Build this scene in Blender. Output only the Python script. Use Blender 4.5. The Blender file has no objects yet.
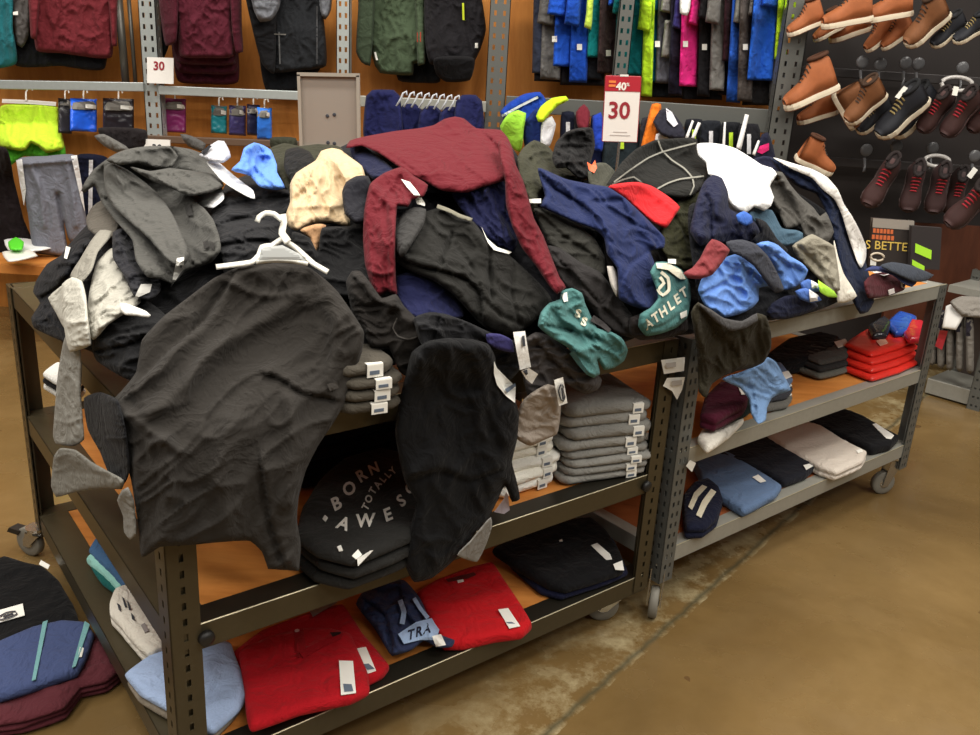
import bpy, bmesh, math, random
import numpy as np
from mathutils import Vector, Matrix
from mathutils.geometry import delaunay_2d_cdt
random.seed(7); rng = np.random.default_rng(7)
S = bpy.context.scene; COL = S.collection
# ------------------------------------------------------------------ camera
F, PITCH, ROLL, CH = 857.13, 0.32047, -0.05902, 1.6
FW = np.array([0, math.cos(PITCH), -math.sin(PITCH)]); UP0 = np.array([0, math.sin(PITCH), math.cos(PITCH)]); RT0 = np.array([1., 0, 0])
_c, _s = math.cos(ROLL), math.sin(ROLL)
RT = _c*RT0-_s*UP0; UP = _s*RT0+_c*UP0; C0 = np.array([0, 0, CH])
cam = bpy.data.cameras.new('camera'); co = bpy.data.objects.new('camera', cam); COL.objects.link(co)
cam.sensor_width = 36; cam.lens = F*36/980; cam.clip_start = .05
m = Matrix.Identity(4)
for i in range(3):
    m[i][0] = RT[i]; m[i][1] = UP[i]; m[i][2] = -FW[i]; m[i][3] = C0[i]
co.matrix_world = m; S.camera = co

def ray(px, py):
    px = np.asarray(px, float); py = np.asarray(py, float)
    return FW+((px-490)/F)[..., None]*RT-((py-367.5)/F)[..., None]*UP
def P3(px, py, d):
    return C0+ray(px, py)*np.asarray(d, float)[..., None]
def atz(px, py, z):
    r = ray(px, py); return C0+r*((z-CH)/r[..., 2])[..., None]
def aty(px, py, y):
    r = ray(px, py); return C0+r*(y/r[..., 1])[..., None]

# ------------------------------------------------------------------ helpers
def lin(c):
    return tuple(((v/255)/12.92 if v/255 <= .04045 else ((v/255+.055)/1.055)**2.4) for v in c)
MATS = {}
def mat(name, rgb, rough=.6, metal=0., fab=0., speck=0., scale=300., bump=.0, spec=.5, emis=None, alpha=1., coat=0.):
    key = (name, tuple(rgb), rough, metal, fab, speck)
    if key in MATS: return MATS[key]
    M = bpy.data.materials.new(name); M.use_nodes = True; nt = M.node_tree; b = nt.nodes['Principled BSDF']
    c = lin(rgb)+(1,)
    b.inputs['Base Color'].default_value = c; b.inputs['Roughness'].default_value = rough; b.inputs['Metallic'].default_value = metal
    b.inputs['Specular IOR Level'].default_value = spec
    if coat: b.inputs['Coat Weight'].default_value = coat
    if alpha < 1:
        b.inputs['Transmission Weight'].default_value = 1-alpha; b.inputs['IOR'].default_value = 1.15
    if fab:
        b.inputs['Sheen Weight'].default_value = .04; b.inputs['Sheen Roughness'].default_value = .5
        b.inputs['Specular IOR Level'].default_value = .15
    if fab or speck or bump:
        tc = nt.nodes.new('ShaderNodeTexCoord'); n = nt.nodes.new('ShaderNodeTexNoise')
        n.inputs['Scale'].default_value = scale; n.inputs['Detail'].default_value = 4
        nt.links.new(tc.outputs['Object'], n.inputs['Vector'])
        mx = nt.nodes.new('ShaderNodeMix'); mx.data_type = 'RGBA'
        k = speck or .12
        mx.inputs[6].default_value = tuple(max(0, v*(1-k)) for v in c[:3])+(1,)
        mx.inputs[7].default_value = tuple(min(1, v*(1+k)) for v in c[:3])+(1,)
        nt.links.new(n.outputs['Fac'], mx.inputs[0]); nt.links.new(mx.outputs[2], b.inputs['Base Color'])
        bp = nt.nodes.new('ShaderNodeBump'); bp.inputs['Strength'].default_value = bump or .12; bp.inputs['Distance'].default_value = .002
        nt.links.new(n.outputs['Fac'], bp.inputs['Height']); last = bp
        if fab:                      # fine crumples of soft cloth
            for sc_, ds_, st_ in ((13, .045, .42), (36, .012, .28)):
                n2 = nt.nodes.new('ShaderNodeTexNoise'); n2.inputs['Scale'].default_value = sc_; n2.inputs['Detail'].default_value = 3; n2.inputs['Distortion'].default_value = 1.2
                rd = nt.nodes.new('ShaderNodeMath'); rd.operation = 'SUBTRACT'; rd.inputs[1].default_value = .5; ab = nt.nodes.new('ShaderNodeMath'); ab.operation = 'ABSOLUTE'
                nt.links.new(tc.outputs['Object'], n2.inputs['Vector']); nt.links.new(n2.outputs['Fac'], rd.inputs[0]); nt.links.new(rd.outputs[0], ab.inputs[0])
                b2 = nt.nodes.new('ShaderNodeBump'); b2.inputs['Strength'].default_value = st_; b2.inputs['Distance'].default_value = ds_; b2.invert = True
                nt.links.new(ab.outputs[0], b2.inputs['Height']); nt.links.new(last.outputs['Normal'], b2.inputs['Normal']); last = b2
        nt.links.new(last.outputs['Normal'], b.inputs['Normal'])
    MATS[key] = M; return M
def cloth(rgb, heather=0.):
    l_ = sum(lin(rgb))/3; k = .54+.44*min(1, l_/.5)     # fabric reads a little darker than its printed colour chip
    rgb = tuple(round(255*(lambda v: 12.92*v if v < .0031308 else 1.055*v**(1/2.4)-.055)(x*k), 1) for x in lin(rgb))
    return mat('cloth', rgb, .88, fab=1, speck=heather or .12, scale=420 if heather else 260)

def tag(o, label, cat, group=None, kind=None):
    if label: o['label'] = label
    if cat: o['category'] = cat
    if group: o['group'] = group
    if kind: o['kind'] = kind
    return o
def link(name, verts, faces, M, parent=None, smooth=True, center=True):
    me = bpy.data.meshes.new(name); v = np.asarray(verts, float)
    off = np.zeros(3)
    if center and len(v): off = np.array([v[:, 0].mean(), v[:, 1].mean(), v[:, 2].min()])
    me.from_pydata([tuple(x) for x in v-off], [], [tuple(f) for f in faces])
    me.validate(); me.update()
    if smooth:
        me.polygons.foreach_set('use_smooth', [True]*len(me.polygons))
    o = bpy.data.objects.new(name, me); COL.objects.link(o)
    if M: me.materials.append(M)
    if parent is not None:
        o.parent = parent
        pw = wl(parent); o.location = Vector(off)-pw
    else: o.location = off
    return o
def wl(o):
    v = Vector(o.location)
    while o.parent is not None:
        o = o.parent; v = v+Vector(o.location)
    return v
def empty(name, loc, label, cat, group=None):
    o = bpy.data.objects.new(name, None); COL.objects.link(o); o.location = loc; o.empty_display_size = .05
    return tag(o, label, cat, group)
def copy_tree(o, parent=None, off=None):
    c = o.copy(); COL.objects.link(c)
    if parent is not None: c.parent = parent
    if off is not None: c.location = Vector(o.location)+Vector(off)
    for ch in list(o.children): copy_tree(ch, c)
    return c
class MB:
    def __init__(s): s.v = []; s.f = []
    def add(s, v, f):
        n = len(s.v); s.v += [tuple(x) for x in v]; s.f += [tuple(i+n for i in q) for q in f]; return s
    def box(s, o, a, b, c):
        """box from corner o along the edge vectors a, b, c"""
        o, a, b, c = (np.asarray(x, float) for x in (o, a, b, c))
        v = [o, o+a, o+a+b, o+b, o+c, o+a+c, o+a+b+c, o+b+c]
        f = [(3, 2, 1, 0), (4, 5, 6, 7), (0, 1, 5, 4), (1, 2, 6, 5), (2, 3, 7, 6), (3, 0, 4, 7)]
        if np.dot(np.cross(a, b), c) < 0: f = [q[::-1] for q in f]
        return s.add(v, f)
    def tube(s, pts, r, n=10, closed=False, cap=True):
        pts = [np.asarray(p, float) for p in pts]; k = len(pts); rr = r if hasattr(r, '__len__') else [r]*k
        v = []; up = np.array([0, 0, 1.])
        for i, p in enumerate(pts):
            t = pts[(i+1) % k]-pts[i-1] if closed or 0 < i < k-1 else (pts[1]-pts[0] if i == 0 else pts[-1]-pts[-2])
            t = t/(np.linalg.norm(t)+1e-9)
            ref = up if abs(t[2]) < .9 else np.array([1., 0, 0])
            a = np.cross(t, ref); a /= np.linalg.norm(a); b = np.cross(t, a)
            for j in range(n):
                th = 2*math.pi*j/n; v.append(p+rr[i]*(math.cos(th)*a+math.sin(th)*b))
        f = []
        for i in range(k if closed else k-1):
            for j in range(n):
                i2 = (i+1) % k
                f.append((i*n+j, i*n+(j+1) % n, i2*n+(j+1) % n, i2*n+j))
        if cap and not closed:
            f.append(tuple(range(n))[::-1]); f.append(tuple((k-1)*n+j for j in range(n)))
        return s.add(v, f)
    def lathe(s, c, ax, prof, n=24):
        """prof: list of (distance along the axis, radius)"""
        c = np.asarray(c, float); ax = np.asarray(ax, float); ax /= np.linalg.norm(ax)
        ref = np.array([0, 0, 1.]) if abs(ax[2]) < .9 else np.array([1., 0, 0])
        a = np.cross(ax, ref); a /= np.linalg.norm(a); b = np.cross(ax, a); v = []
        for h, r in prof:
            for j in range(n):
                th = 2*math.pi*j/n; v.append(c+ax*h+r*(math.cos(th)*a+math.sin(th)*b))
        f = []
        for i in range(len(prof)-1):
            for j in range(n): f.append((i*n+j, i*n+(j+1) % n, (i+1)*n+(j+1) % n, (i+1)*n+j))
        f.append(tuple(range(n))[::-1]); f.append(tuple((len(prof)-1)*n+j for j in range(n)))
        return s.add(v, f)
    def build(s, name, M, parent=None, smooth=False):
        return link(name, s.v, s.f, M, parent, smooth)
def bevel(o, w=.004, n=2):
    b = o.modifiers.new('bevel', 'BEVEL'); b.width = w; b.segments = n; b.limit_method = 'ANGLE'; b.angle_limit = math.radians(40); return o

# ------------------------------------------------------------------ noise
_perm = rng.permutation(512); _grad = rng.uniform(0, 2*math.pi, 512)
def noise(x, y):
    x = np.asarray(x, float); y = np.asarray(y, float)
    xi = np.floor(x).astype(int); yi = np.floor(y).astype(int); xf = x-xi; yf = y-yi
    u = xf*xf*xf*(xf*(xf*6-15)+10); w = yf*yf*yf*(yf*(yf*6-15)+10)
    def g(i, j):
        a = _grad[(_perm[(xi+i) & 511]+yi+j) & 511]
        return np.cos(a)*(xf-i)+np.sin(a)*(yf-j)
    n0 = g(0, 0)*(1-u)+g(1, 0)*u; n1 = g(0, 1)*(1-u)+g(1, 1)*u
    return (n0*(1-w)+n1*w)*1.5
def wrinkle(x, y, sc, ang=0., aniso=2.2, seed=0.):
    """cloth folds: warped ridges running along ang, plus soft lumps"""
    c, s = math.cos(math.radians(ang)), math.sin(math.radians(ang))
    a = (x*c+y*s)/(sc*aniso)+seed*7.31; b = (-x*s+y*c)/sc+seed*3.17
    wa = .55*noise(a*1.3+5.2, b*.7+1.1); wb = .55*noise(a*.9+9.7, b*.8+4.3)
    r = np.clip(1-np.abs(noise(a*.62+wa*.8, b*.72+wb*.9)), 0, 1)**3.5
    r2 = (1-np.abs(noise(a*.9+wb*1.6+31, b*1.25+wa*1.4+17)))**6
    m_ = np.clip(.5+noise(a*.5+70, b*.4+20), 0, 1)
    lump = noise(a*.5+50, b*.45+50)
    return .8*r+.75*r2*m_+.45*lump-.42
def catmull(pts, step=5., closed=True, sharp=(), ten=.47):
    p = np.asarray(pts, float); n = len(p); out = []
    for i in range(n if closed else n-1):
        p1, p2 = p[i], p[(i+1) % n]
        p0 = p[i-1] if (closed or i > 0) else p1
        p3 = p[(i+2) % n] if (closed or i+2 < n) else p2
        if i in sharp: p0 = p1-(p2-p1)
        if (i+1) % n in sharp: p3 = p2+(p2-p1)
        k = max(1, int(round(np.linalg.norm(p2-p1)/step)))
        for j in range(k):
            t = j/k
            out.append(_hermite(p0, p1, p2, p3, t, ten))
    if not closed: out.append(p[-1])
    return np.array(out)
def _hermite(p0, p1, p2, p3, t, ten):
    d = np.linalg.norm(p2-p1)
    def tan(a, b, c):
        v = c-a; L = np.linalg.norm(v)
        return v/L*min(d, 1.0*L)*ten if L > 1e-6 else v
    m1 = tan(p0, p1, p2); m2 = tan(p1, p2, p3)
    t2, t3 = t*t, t*t*t
    return (2*t3-3*t2+1)*p1+(t3-2*t2+t)*m1+(-2*t3+3*t2)*p2+(t3-t2)*m2
def inside(pts, poly):
    x, y = pts[:, 0], pts[:, 1]; r = np.zeros(len(pts), bool); n = len(poly)
    for i in range(n):
        x1, y1 = poly[i]; x2, y2 = poly[(i+1) % n]
        if y1 == y2: continue
        c = ((y1 > y) != (y2 > y)) & (x < (x2-x1)*(y-y1)/(y2-y1)+x1); r ^= c
    return r
def segdist(pts, poly, closed=True):
    best = np.full(len(pts), 1e9); n = len(poly)
    for i in range(n if closed else n-1):
        a = poly[i]; b = poly[(i+1) % n]; ab = b-a; L = ab@ab+1e-12
        t = np.clip(((pts-a)@ab)/L, 0, 1); q = pts-a-t[:, None]*ab
        best = np.minimum(best, (q*q).sum(1))
    return np.sqrt(best)
def triangulate(poly, step):
    """triangles inside a closed outline: (points, tris, number of outline points)"""
    lo = poly.min(0); hi = poly.max(0)
    ys = np.arange(lo[1]+step*.5, hi[1], step*.866); P = []
    for k, yy in enumerate(ys):
        xs = np.arange(lo[0]+(step*.25 if k % 2 else step*.75), hi[0], step)
        P += [(x, yy) for x in xs]
    P = np.array(P) if P else np.zeros((0, 2))
    if len(P):
        P = P[inside(P, poly)]
    if len(P): P = P[segdist(P, poly) > .55*step]
    allp = np.vstack([poly, P]) if len(P) else poly; n = len(poly)
    r = delaunay_2d_cdt([Vector((float(a), float(b))) for a, b in allp], [(i, (i+1) % n) for i in range(n)], [], 0, 1e-4)
    V = np.array([(v.x, v.y) for v in r[0]]); T = np.array([f for f in r[2] if len(f) == 3])
    cen = V[T].mean(1); T = T[inside(cen, poly)]
    a = V[T]; area = (a[:, 1, 0]-a[:, 0, 0])*(a[:, 2, 1]-a[:, 0, 1])-(a[:, 2, 0]-a[:, 0, 0])*(a[:, 1, 1]-a[:, 0, 1])
    T[area < 0] = T[area < 0][:, ::-1]
    T = T[np.abs(area) > 1e-9]
    # boundary edges, in order of use
    ec = {}
    for t in T:
        for i in range(3):
            e = (t[i], t[(i+1) % 3]); ec[e] = 1
    bnd = [e for e in ec if (e[1], e[0]) not in ec]
    return V, T, bnd

# ------------------------------------------------------------------ carts' frames (u along the front, v to the back)
class Cart: pass
A = Cart(); A.O = np.array([-.60135, 1.43235]); A.th = .67992; A.W = 1.4598; A.D = 1.4023; A.z = (.175, .5257, .9394)
B = Cart(); B.O = np.array([.57394, 2.36912]); B.th = .69802; B.W = 1.629; B.D = .78; B.z = (.2389, .576, .9329)
for K in (A, B):
    K.u = np.array([math.cos(K.th), math.sin(K.th)]); K.v = np.array([-math.sin(K.th), math.cos(K.th)])
    K.U = np.array([*K.u, 0]); K.V = np.array([*K.v, 0])
    def at(s, t, z, K=K): return np.array([*(K.O+s*K.u+t*K.v), z])
    K.at = at
    def st(P, K=K):
        q = P[..., :2]-K.O; return q@K.u, q@K.v
    K.st = st
LAMP_E, AMB, EXPO = 52, .13, 0.0
# ------------------------------------------------------------------ setting
WALLY = 5.5
def struct(o): o['kind'] = 'structure'; return o
def floor_mat():
    M = bpy.data.materials.new('stained_concrete'); M.use_nodes = True; nt = M.node_tree; N = nt.nodes.new; L = nt.links.new; b = nt.nodes['Principled BSDF']
    tc = N('ShaderNodeTexCoord'); pos = tc.outputs['Object']
    def noi(sc, det=6, rough=.6, dist=0):
        n = N('ShaderNodeTexNoise'); n.inputs['Scale'].default_value = sc; n.inputs['Detail'].default_value = det; n.inputs['Roughness'].default_value = rough; n.inputs['Distortion'].default_value = dist
        L(pos, n.inputs['Vector']); return n.outputs['Fac']
    def ramp(f, stops):
        r = N('ShaderNodeValToRGB'); e = r.color_ramp.elements
        while len(e) < len(stops): e.new(.5)
        for q, (p, c) in zip(e, stops): q.position = p; q.color = lin(c)+(1,)
        L(f, r.inputs[0]); return r.outputs[0]
    def math_(op, a, b_=None):
        n = N('ShaderNodeMath'); n.operation = op
        for i, x in enumerate((a, b_)):
            if x is None: continue
            if isinstance(x, (int, float)): n.inputs[i].default_value = x
            else: L(x, n.inputs[i])
        return n.outputs[0]
    def mix(f, a, c):
        n = N('ShaderNodeMix'); n.data_type = 'RGBA'; L(f, n.inputs[0])
        for i, x in ((6, a), (7, c)):
            if isinstance(x, tuple): n.inputs[i].default_value = lin(x)+(1,)
            else: L(x, n.inputs[i])
        return n.outputs[2]
    base = ramp(noi(1.1, 8, .62, .6), [(.3, (100, 79, 46)), (.5, (118, 95, 58)), (.7, (138, 113, 73))])
    base = mix(math_('MULTIPLY', noi(14, 6, .7), .35), base, (84, 62, 32))
    # control joint crossing the floor, with pale worn concrete beside it
    a = atz(545, 735, 0); c = atz(768, 536, 0); d = (c-a)[:2]; d /= np.linalg.norm(d); nrm = np.array([-d[1], d[0]])
    sep = N('ShaderNodeSeparateXYZ'); L(pos, sep.inputs[0])
    wob = math_('MULTIPLY', math_('SUBTRACT', noi(9, 3), .5), .03)
    dist = math_('ADD', math_('ADD', math_('ADD', math_('MULTIPLY', sep.outputs[0], float(nrm[0])), math_('MULTIPLY', sep.outputs[1], float(nrm[1]))), float(-(a[:2]@nrm))), wob)
    ad = math_('ABSOLUTE', dist)
    worn = math_('MULTIPLY', math_('GREATER_THAN', dist, -.02), math_('MULTIPLY', math_('SUBTRACT', 1.0, math_('MINIMUM', math_('DIVIDE', ad, .36), 1.0)), math_('MULTIPLY', math_('MAXIMUM', math_('SUBTRACT', noi(5, 6, .75), .46), 0.0), 4.5)))
    base = mix(math_('MINIMUM', worn, .8), base, (178, 166, 130))
    dk = math_('SUBTRACT', 1.0, math_('MINIMUM', math_('DIVIDE', ad, .016), 1.0))
    base = mix(math_('MULTIPLY', dk, .85), base, (74, 70, 52))
    sp = math_('MULTIPLY', math_('GREATER_THAN', noi(9, 2, .4), .735), .6)
    base = mix(sp, base, (78, 54, 34))
    L(base, b.inputs['Base Color'])
    rr = ramp(noi(2.5, 5), [(.35, (110, 110, 110)), (.7, (165, 165, 165))]); L(rr, b.inputs['Roughness'])
    bp = N('ShaderNodeBump'); bp.inputs['Strength'].default_value = .15; bp.inputs['Distance'].default_value = .004; L(noi(35, 5), bp.inputs['Height']); L(bp.outputs['Normal'], b.inputs['Normal'])
    return M
struct(link('floor', [(-6, -3, 0), (7, -3, 0), (7, WALLY+.1, 0), (-6, WALLY+.1, 0), (-6, -3, -.1), (7, -3, -.1), (7, WALLY+.1, -.1), (-6, WALLY+.1, -.1)],
     [(0, 1, 2, 3), (7, 6, 5, 4), (0, 4, 5, 1), (1, 5, 6, 2), (2, 6, 7, 3), (3, 7, 4, 0)], floor_mat(), smooth=False, center=False))
def wood_mat(name, c1, c2, c3, sc=(1.5, 1.5, .35), rough=.55, coord='Object'):
    M = bpy.data.materials.new(name); M.use_nodes = True; nt = M.node_tree; N = nt.nodes.new; L = nt.links.new; b = nt.nodes['Principled BSDF']
    tc = N('ShaderNodeTexCoord'); mp = N('ShaderNodeMapping'); mp.inputs['Scale'].default_value = sc; L(tc.outputs[coord], mp.inputs['Vector'])
    n = N('ShaderNodeTexNoise'); n.inputs['Scale'].default_value = 3; n.inputs['Detail'].default_value = 9; n.inputs['Roughness'].default_value = .65; n.inputs['Distortion'].default_value = .5
    L(mp.outputs[0], n.inputs['Vector']); r = N('ShaderNodeValToRGB'); e = r.color_ramp.elements; e.new(.5)
    for q, (p, c) in zip(e, ((.3, c1), (.5, c2), (.72, c3))): q.position = p; q.color = lin(c)+(1,)
    L(n.outputs['Fac'], r.inputs[0]); L(r.outputs[0], b.inputs['Base Color']); b.inputs['Roughness'].default_value = rough; b.inputs['Specular IOR Level'].default_value = .3
    return M
PLY = wood_mat('plywood_panel', (164, 102, 42), (184, 118, 52), (200, 134, 64), (4, 4, .6))
BOARD = wood_mat('shelf_board', (176, 108, 46), (198, 128, 62), (214, 146, 76), (1.2, 5, 1.2), .5)
DARKPEG = mat('dark_pegboard', (27, 19, 17), .7, speck=.25, scale=6)
wb = MB().box((-6, WALLY, 0), (13, 0, 0), (0, .1, 0), (0, 0, 3.6)); struct(wb.build('wall_back', PLY))
x0 = aty(787, 100, WALLY)[0]
struct(MB().box((x0, WALLY-.05, .0), (5, 0, 0), (0, .045, 0), (0, 0, 3.4)).build('trim_1', DARKPEG))
# lights of the store ceiling: rows of long fixtures, well above the frame
def area(n, loc, sx, sy, e, col=(1, .95, .87)):
    l = bpy.data.lights.new(n, 'AREA'); l.shape = 'RECTANGLE'; l.size = sx; l.size_y = sy; l.energy = e; l.color = col
    o = bpy.data.objects.new(n, l); COL.objects.link(o); o.location = loc; return o
for i, y in enumerate((-1.6, .4, 2.2, 3.8)):
    for j, x in enumerate((-3.6, -1.2, 1.2, 3.6)):
        area('ceiling_lamp', (x, y, 4.3), 1.3, .35, LAMP_E)
w = bpy.data.worlds.new('store_ambient'); S.world = w; w.use_nodes = True
w.node_tree.nodes['Background'].inputs[0].default_value = (1, .93, .84, 1); w.node_tree.nodes['Background'].inputs[1].default_value = AMB
S.view_settings.view_transform = 'Standard'; S.view_settings.look = 'None'; S.view_settings.gamma = 1; S.view_settings.use_curve_mapping = False; S.view_settings.exposure = EXPO

# ------------------------------------------------------------------ metal stuff
BRONZE = mat('bronze_painted_steel', (74, 66, 48), .36, .4, bump=.03, scale=60)
STEEL = mat('grey_painted_steel', (158, 157, 148), .4, .3, bump=.03, scale=60)
DKSTEEL = mat('dark_slotted_steel', (98, 99, 95), .42, .3)
LTSTEEL = mat('galvanised_steel', (176, 182, 180), .4, .5, speck=.1, scale=40)
CHROME = mat('chrome', (190, 188, 182), .22, .9)
RUBBER = mat('grey_rubber', (120, 116, 106), .6)
DKTOP = mat('dark_rail_top', (38, 35, 28), .4, .3); EDGEHI = mat('steel_edge_highlight', (196, 186, 156), .35, .5); BOARDR = wood_mat('red_brown_board', (128, 66, 34), (150, 82, 44), (168, 98, 56), (1.2, 5, 1.2), .5)
BLACKP = mat('black_plastic', (24, 23, 22), .5)
WHITEP = mat('white_plastic', (225, 222, 214), .4)
def slotted_plate(mb, o, a, w, h, z0, pitch, sw, sh, cols, thick, nrm):
    """vertical plate: origin o, horizontal unit a, width w, height h, with real slots"""
    o = np.asarray(o, float); a = np.asarray(a, float); xs = [0.]
    for c in cols: xs += [c-sw/2, c+sw/2]
    xs.append(w); n = int(h/pitch); zs = [0.]
    for i in range(n): zs += [(i+.5)*pitch-sh/2, (i+.5)*pitch+sh/2]
    zs.append(h); V = []; Fc = []; nx, nz = len(xs), len(zs)
    for k in (0, 1):
        for z in zs:
            for x in xs: V.append(o+a*x+np.array([0, 0, z])+np.asarray(nrm)*(-thick*k))
    idx = lambda k, i, j: k*nx*nz+j*nx+i
    solid = lambda i, j: 0 <= i < nx-1 and 0 <= j < nz-1 and not (i % 2 == 1 and j % 2 == 1)
    for j in range(nz-1):
        for i in range(nx-1):
            if not solid(i, j): continue
            Fc.append((idx(0, i, j), idx(0, i+1, j), idx(0, i+1, j+1), idx(0, i, j+1)))
            Fc.append((idx(1, i, j+1), idx(1, i+1, j+1), idx(1, i+1, j), idx(1, i, j)))
            for di, dj, p, q in ((-1, 0, (i, j), (i, j+1)), (1, 0, (i+1, j+1), (i+1, j)), (0, -1, (i+1, j), (i, j)), (0, 1, (i, j+1), (i+1, j+1))):
                if not solid(i+di, j+dj): Fc.append((idx(0, *p), idx(0, *q), idx(1, *q), idx(1, *p)))
    mb.add(V, Fc)
def angle_post(o, a, b, wa, wb_, z0, z1, M, name='post', parent=None, pitch=.0365, sw=.009, sh=.017, cols=1):
    """L-section post: outer corner o, flanges along a and b (unit, horizontal)"""
    mb = MB(); o = np.asarray(o, float); a = np.asarray(a, float); b = np.asarray(b, float); base = np.array([o[0], o[1], z0])
    cc = lambda w_: [w_*.5] if cols == 1 else [w_*.33, w_*.7]
    slotted_plate(mb, base, a, wa, z1-z0, z0, pitch, sw, sh, cc(wa), .003, -b)
    slotted_plate(mb, base, b, wb_, z1-z0, z0, pitch, sw, sh, cc(wb_), .003, -a)
    # inner plates added behind the slotted faces so the slots look dark
    mb.box(base+a*.009+b*.009, a*(wa-.012), b*.004, (0, 0, z1-z0)); mb.box(base+a*.009+b*.013, a*.004, b*(wb_-.016), (0, 0, z1-z0))
    return mb.build(name, M, parent)
def caster(parent, p, d, M=RUBBER, brake=False, r=.052):
    """swivel caster under point p (its plate height), rolling along d"""
    p = np.asarray(p, float); d = np.asarray(d, float); d = d/np.linalg.norm(d); ax = np.array([-d[1], d[0], 0]); c = np.array([p[0], p[1], r])-d*.036
    top = p[2]
    m_ = MB().lathe((p[0], p[1], top-.012), (0, 0, 1), [(0, .03), (.012, .034), (.012, .0)]).lathe((p[0], p[1], top-.026), (0, 0, 1), [(0, .018), (.006, .03), (.014, .03)])
    e = m_.build('caster', CHROME, parent)
    w_ = MB().lathe(c-ax*.014, ax, [(0, r*.62), (0, r*.9), (.004, r), (.024, r), (.028, r*.9), (.028, r*.62)], 28).build('wheel', M, e, True)
    MB().lathe(c-ax*.017, ax, [(0, .008), (.002, r*.3), (.006, r*.66), (.028, r*.66), (.032, r*.3), (.034, .008)], 20).build('hub', CHROME, e)
    f = MB()
    for s_ in (-1, 1):
        q = c+ax*s_*.021-ax*.0015
        top_ = np.array([p[0], p[1], top-.02])+ax*s_*.021-ax*.0015
        v = [q-d*.012-np.array([0, 0, .012]), q+d*.012-np.array([0, 0, .012]), top_+d*.03, top_-d*.03]
        f.add([*v, *[x+ax*.003 for x in v]], [(0, 1, 2, 3), (7, 6, 5, 4), (0, 4, 5, 1), (1, 5, 6, 2), (2, 6, 7, 3), (3, 7, 4, 0)])
    f.box(np.array([p[0], p[1], top-.024])-ax*.0225-d*.03, ax*.045, d*.06, (0, 0, .004))
    f.build('fork', CHROME, e)
    if brake: MB().box(c-d*.085-ax*.018+np.array([0, 0, .02]), ax*.036, d*.05, np.array([0, 0, .018])+d*.012).build('brake_pedal', BLACKP, e)
    return e
def cart(K, label, M, MP, posts, wheels, rh=.06, fl=.065, side_fl=.085, top_ext=.0, bolt=True, wheel_z=None):
    root = empty('shelving_cart', K.at(K.W/2, K.D/2, 0), label, 'shelving cart')
    pw = .062
    corners = [(0, 0, 1, 1), (K.W, 0, -1, 1), (0, K.D, 1, -1), (K.W, K.D, -1, -1)]
    for s, t, a, b in corners:
        angle_post(K.at(s, t, 0), K.U*a, K.V*b, pw, pw, .125, K.z[2]+top_ext, MP, 'post', root, cols=posts)
        if bolt and t == 0:
            for z in K.z[1:2]: MB().lathe(K.at(s+a*(pw+.008), t-.001, z-.03), -K.V, [(0, .017), (.01, .016), (.014, .008)], 16).build('bolt_cap', BLACKP, root, True)
    for z in K.z:
        for (s0, t0, dv, inn, ln, f_) in ((.004, .004, K.U, K.V, K.W-.008, fl), (.004, K.D-.004, K.U, -K.V, K.W-.008, fl), (.004, .004+fl, K.V, K.U, K.D-.008-2*fl, side_fl), (K.W-.004, .004+fl, K.V, -K.U, K.D-.008-2*fl, side_fl)):
            o = K.at(s0, t0, z-rh); mb = MB()
            front = t0 < .01 and s0 < .01 and abs(dv@K.U) > .5 and K is A
            mb.box(o, dv*ln, inn*.003, (0, 0, rh)); fm = MB() if front else mb; fm.box(o+np.array([0, 0, rh-.003])+inn*(.0035 if front else 0), dv*ln, inn*(f_-(.0035 if front else 0)), (0, 0, .003)); mb.box(o, dv*ln, inn*.02, (0, 0, .003))
            rr = mb.build('shelf_rail', M, root); bevel(rr, .0012, 1)
            if front: fm.build('rail_top', DKTOP, rr)
            if t0 < .01 and s0 < .01 and abs(dv@K.U) > .5: bevel(MB().box(o+np.array([0, 0, rh])-inn*.001, dv*ln, inn*.004, (0, 0, .002)).build('edge_highlight', EDGEHI, rr), .001, 1)  # raised pale strip: the rail edge's highlight put into its colour
        a = K.at(side_fl-.005, fl-.005, z-.016)
        bd = MB().box(a, K.U*(K.W-2*side_fl+.01), K.V*(K.D-2*fl+.01), (0, 0, .013)).build('shelf_board', BOARDR if K is B and z == K.z[0] else BOARD, root)
    for (s, t, d, br) in wheels:
        caster(root, K.at(s, t, K.z[0]-rh), d, brake=br)
    return root
cart(A, 'wide bronze rolling cart at the front, heaped high with loose clothes', BRONZE, BRONZE, 1,
     [(.09, .07, A.U, False), (A.W-.075, .065, np.array([1., .12, 0]), False), (.0, A.D-.01, np.array([.9, -.35, 0]), True), (A.W-.09, A.D-.07, A.U, False)])
cart(B, 'grey perforated-post rolling cart on the right behind the bronze cart', STEEL, DKSTEEL, 2,
     [(.035, .035, np.array([.25, .97, 0]), False), (B.W-.045, .035, np.array([.97, .2, 0]), False), (.06, B.D-.06, B.U, False), (B.W-.06, B.D-.06, B.U, False)], fl=.05, side_fl=.05, bolt=False, rh=.055)
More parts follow.
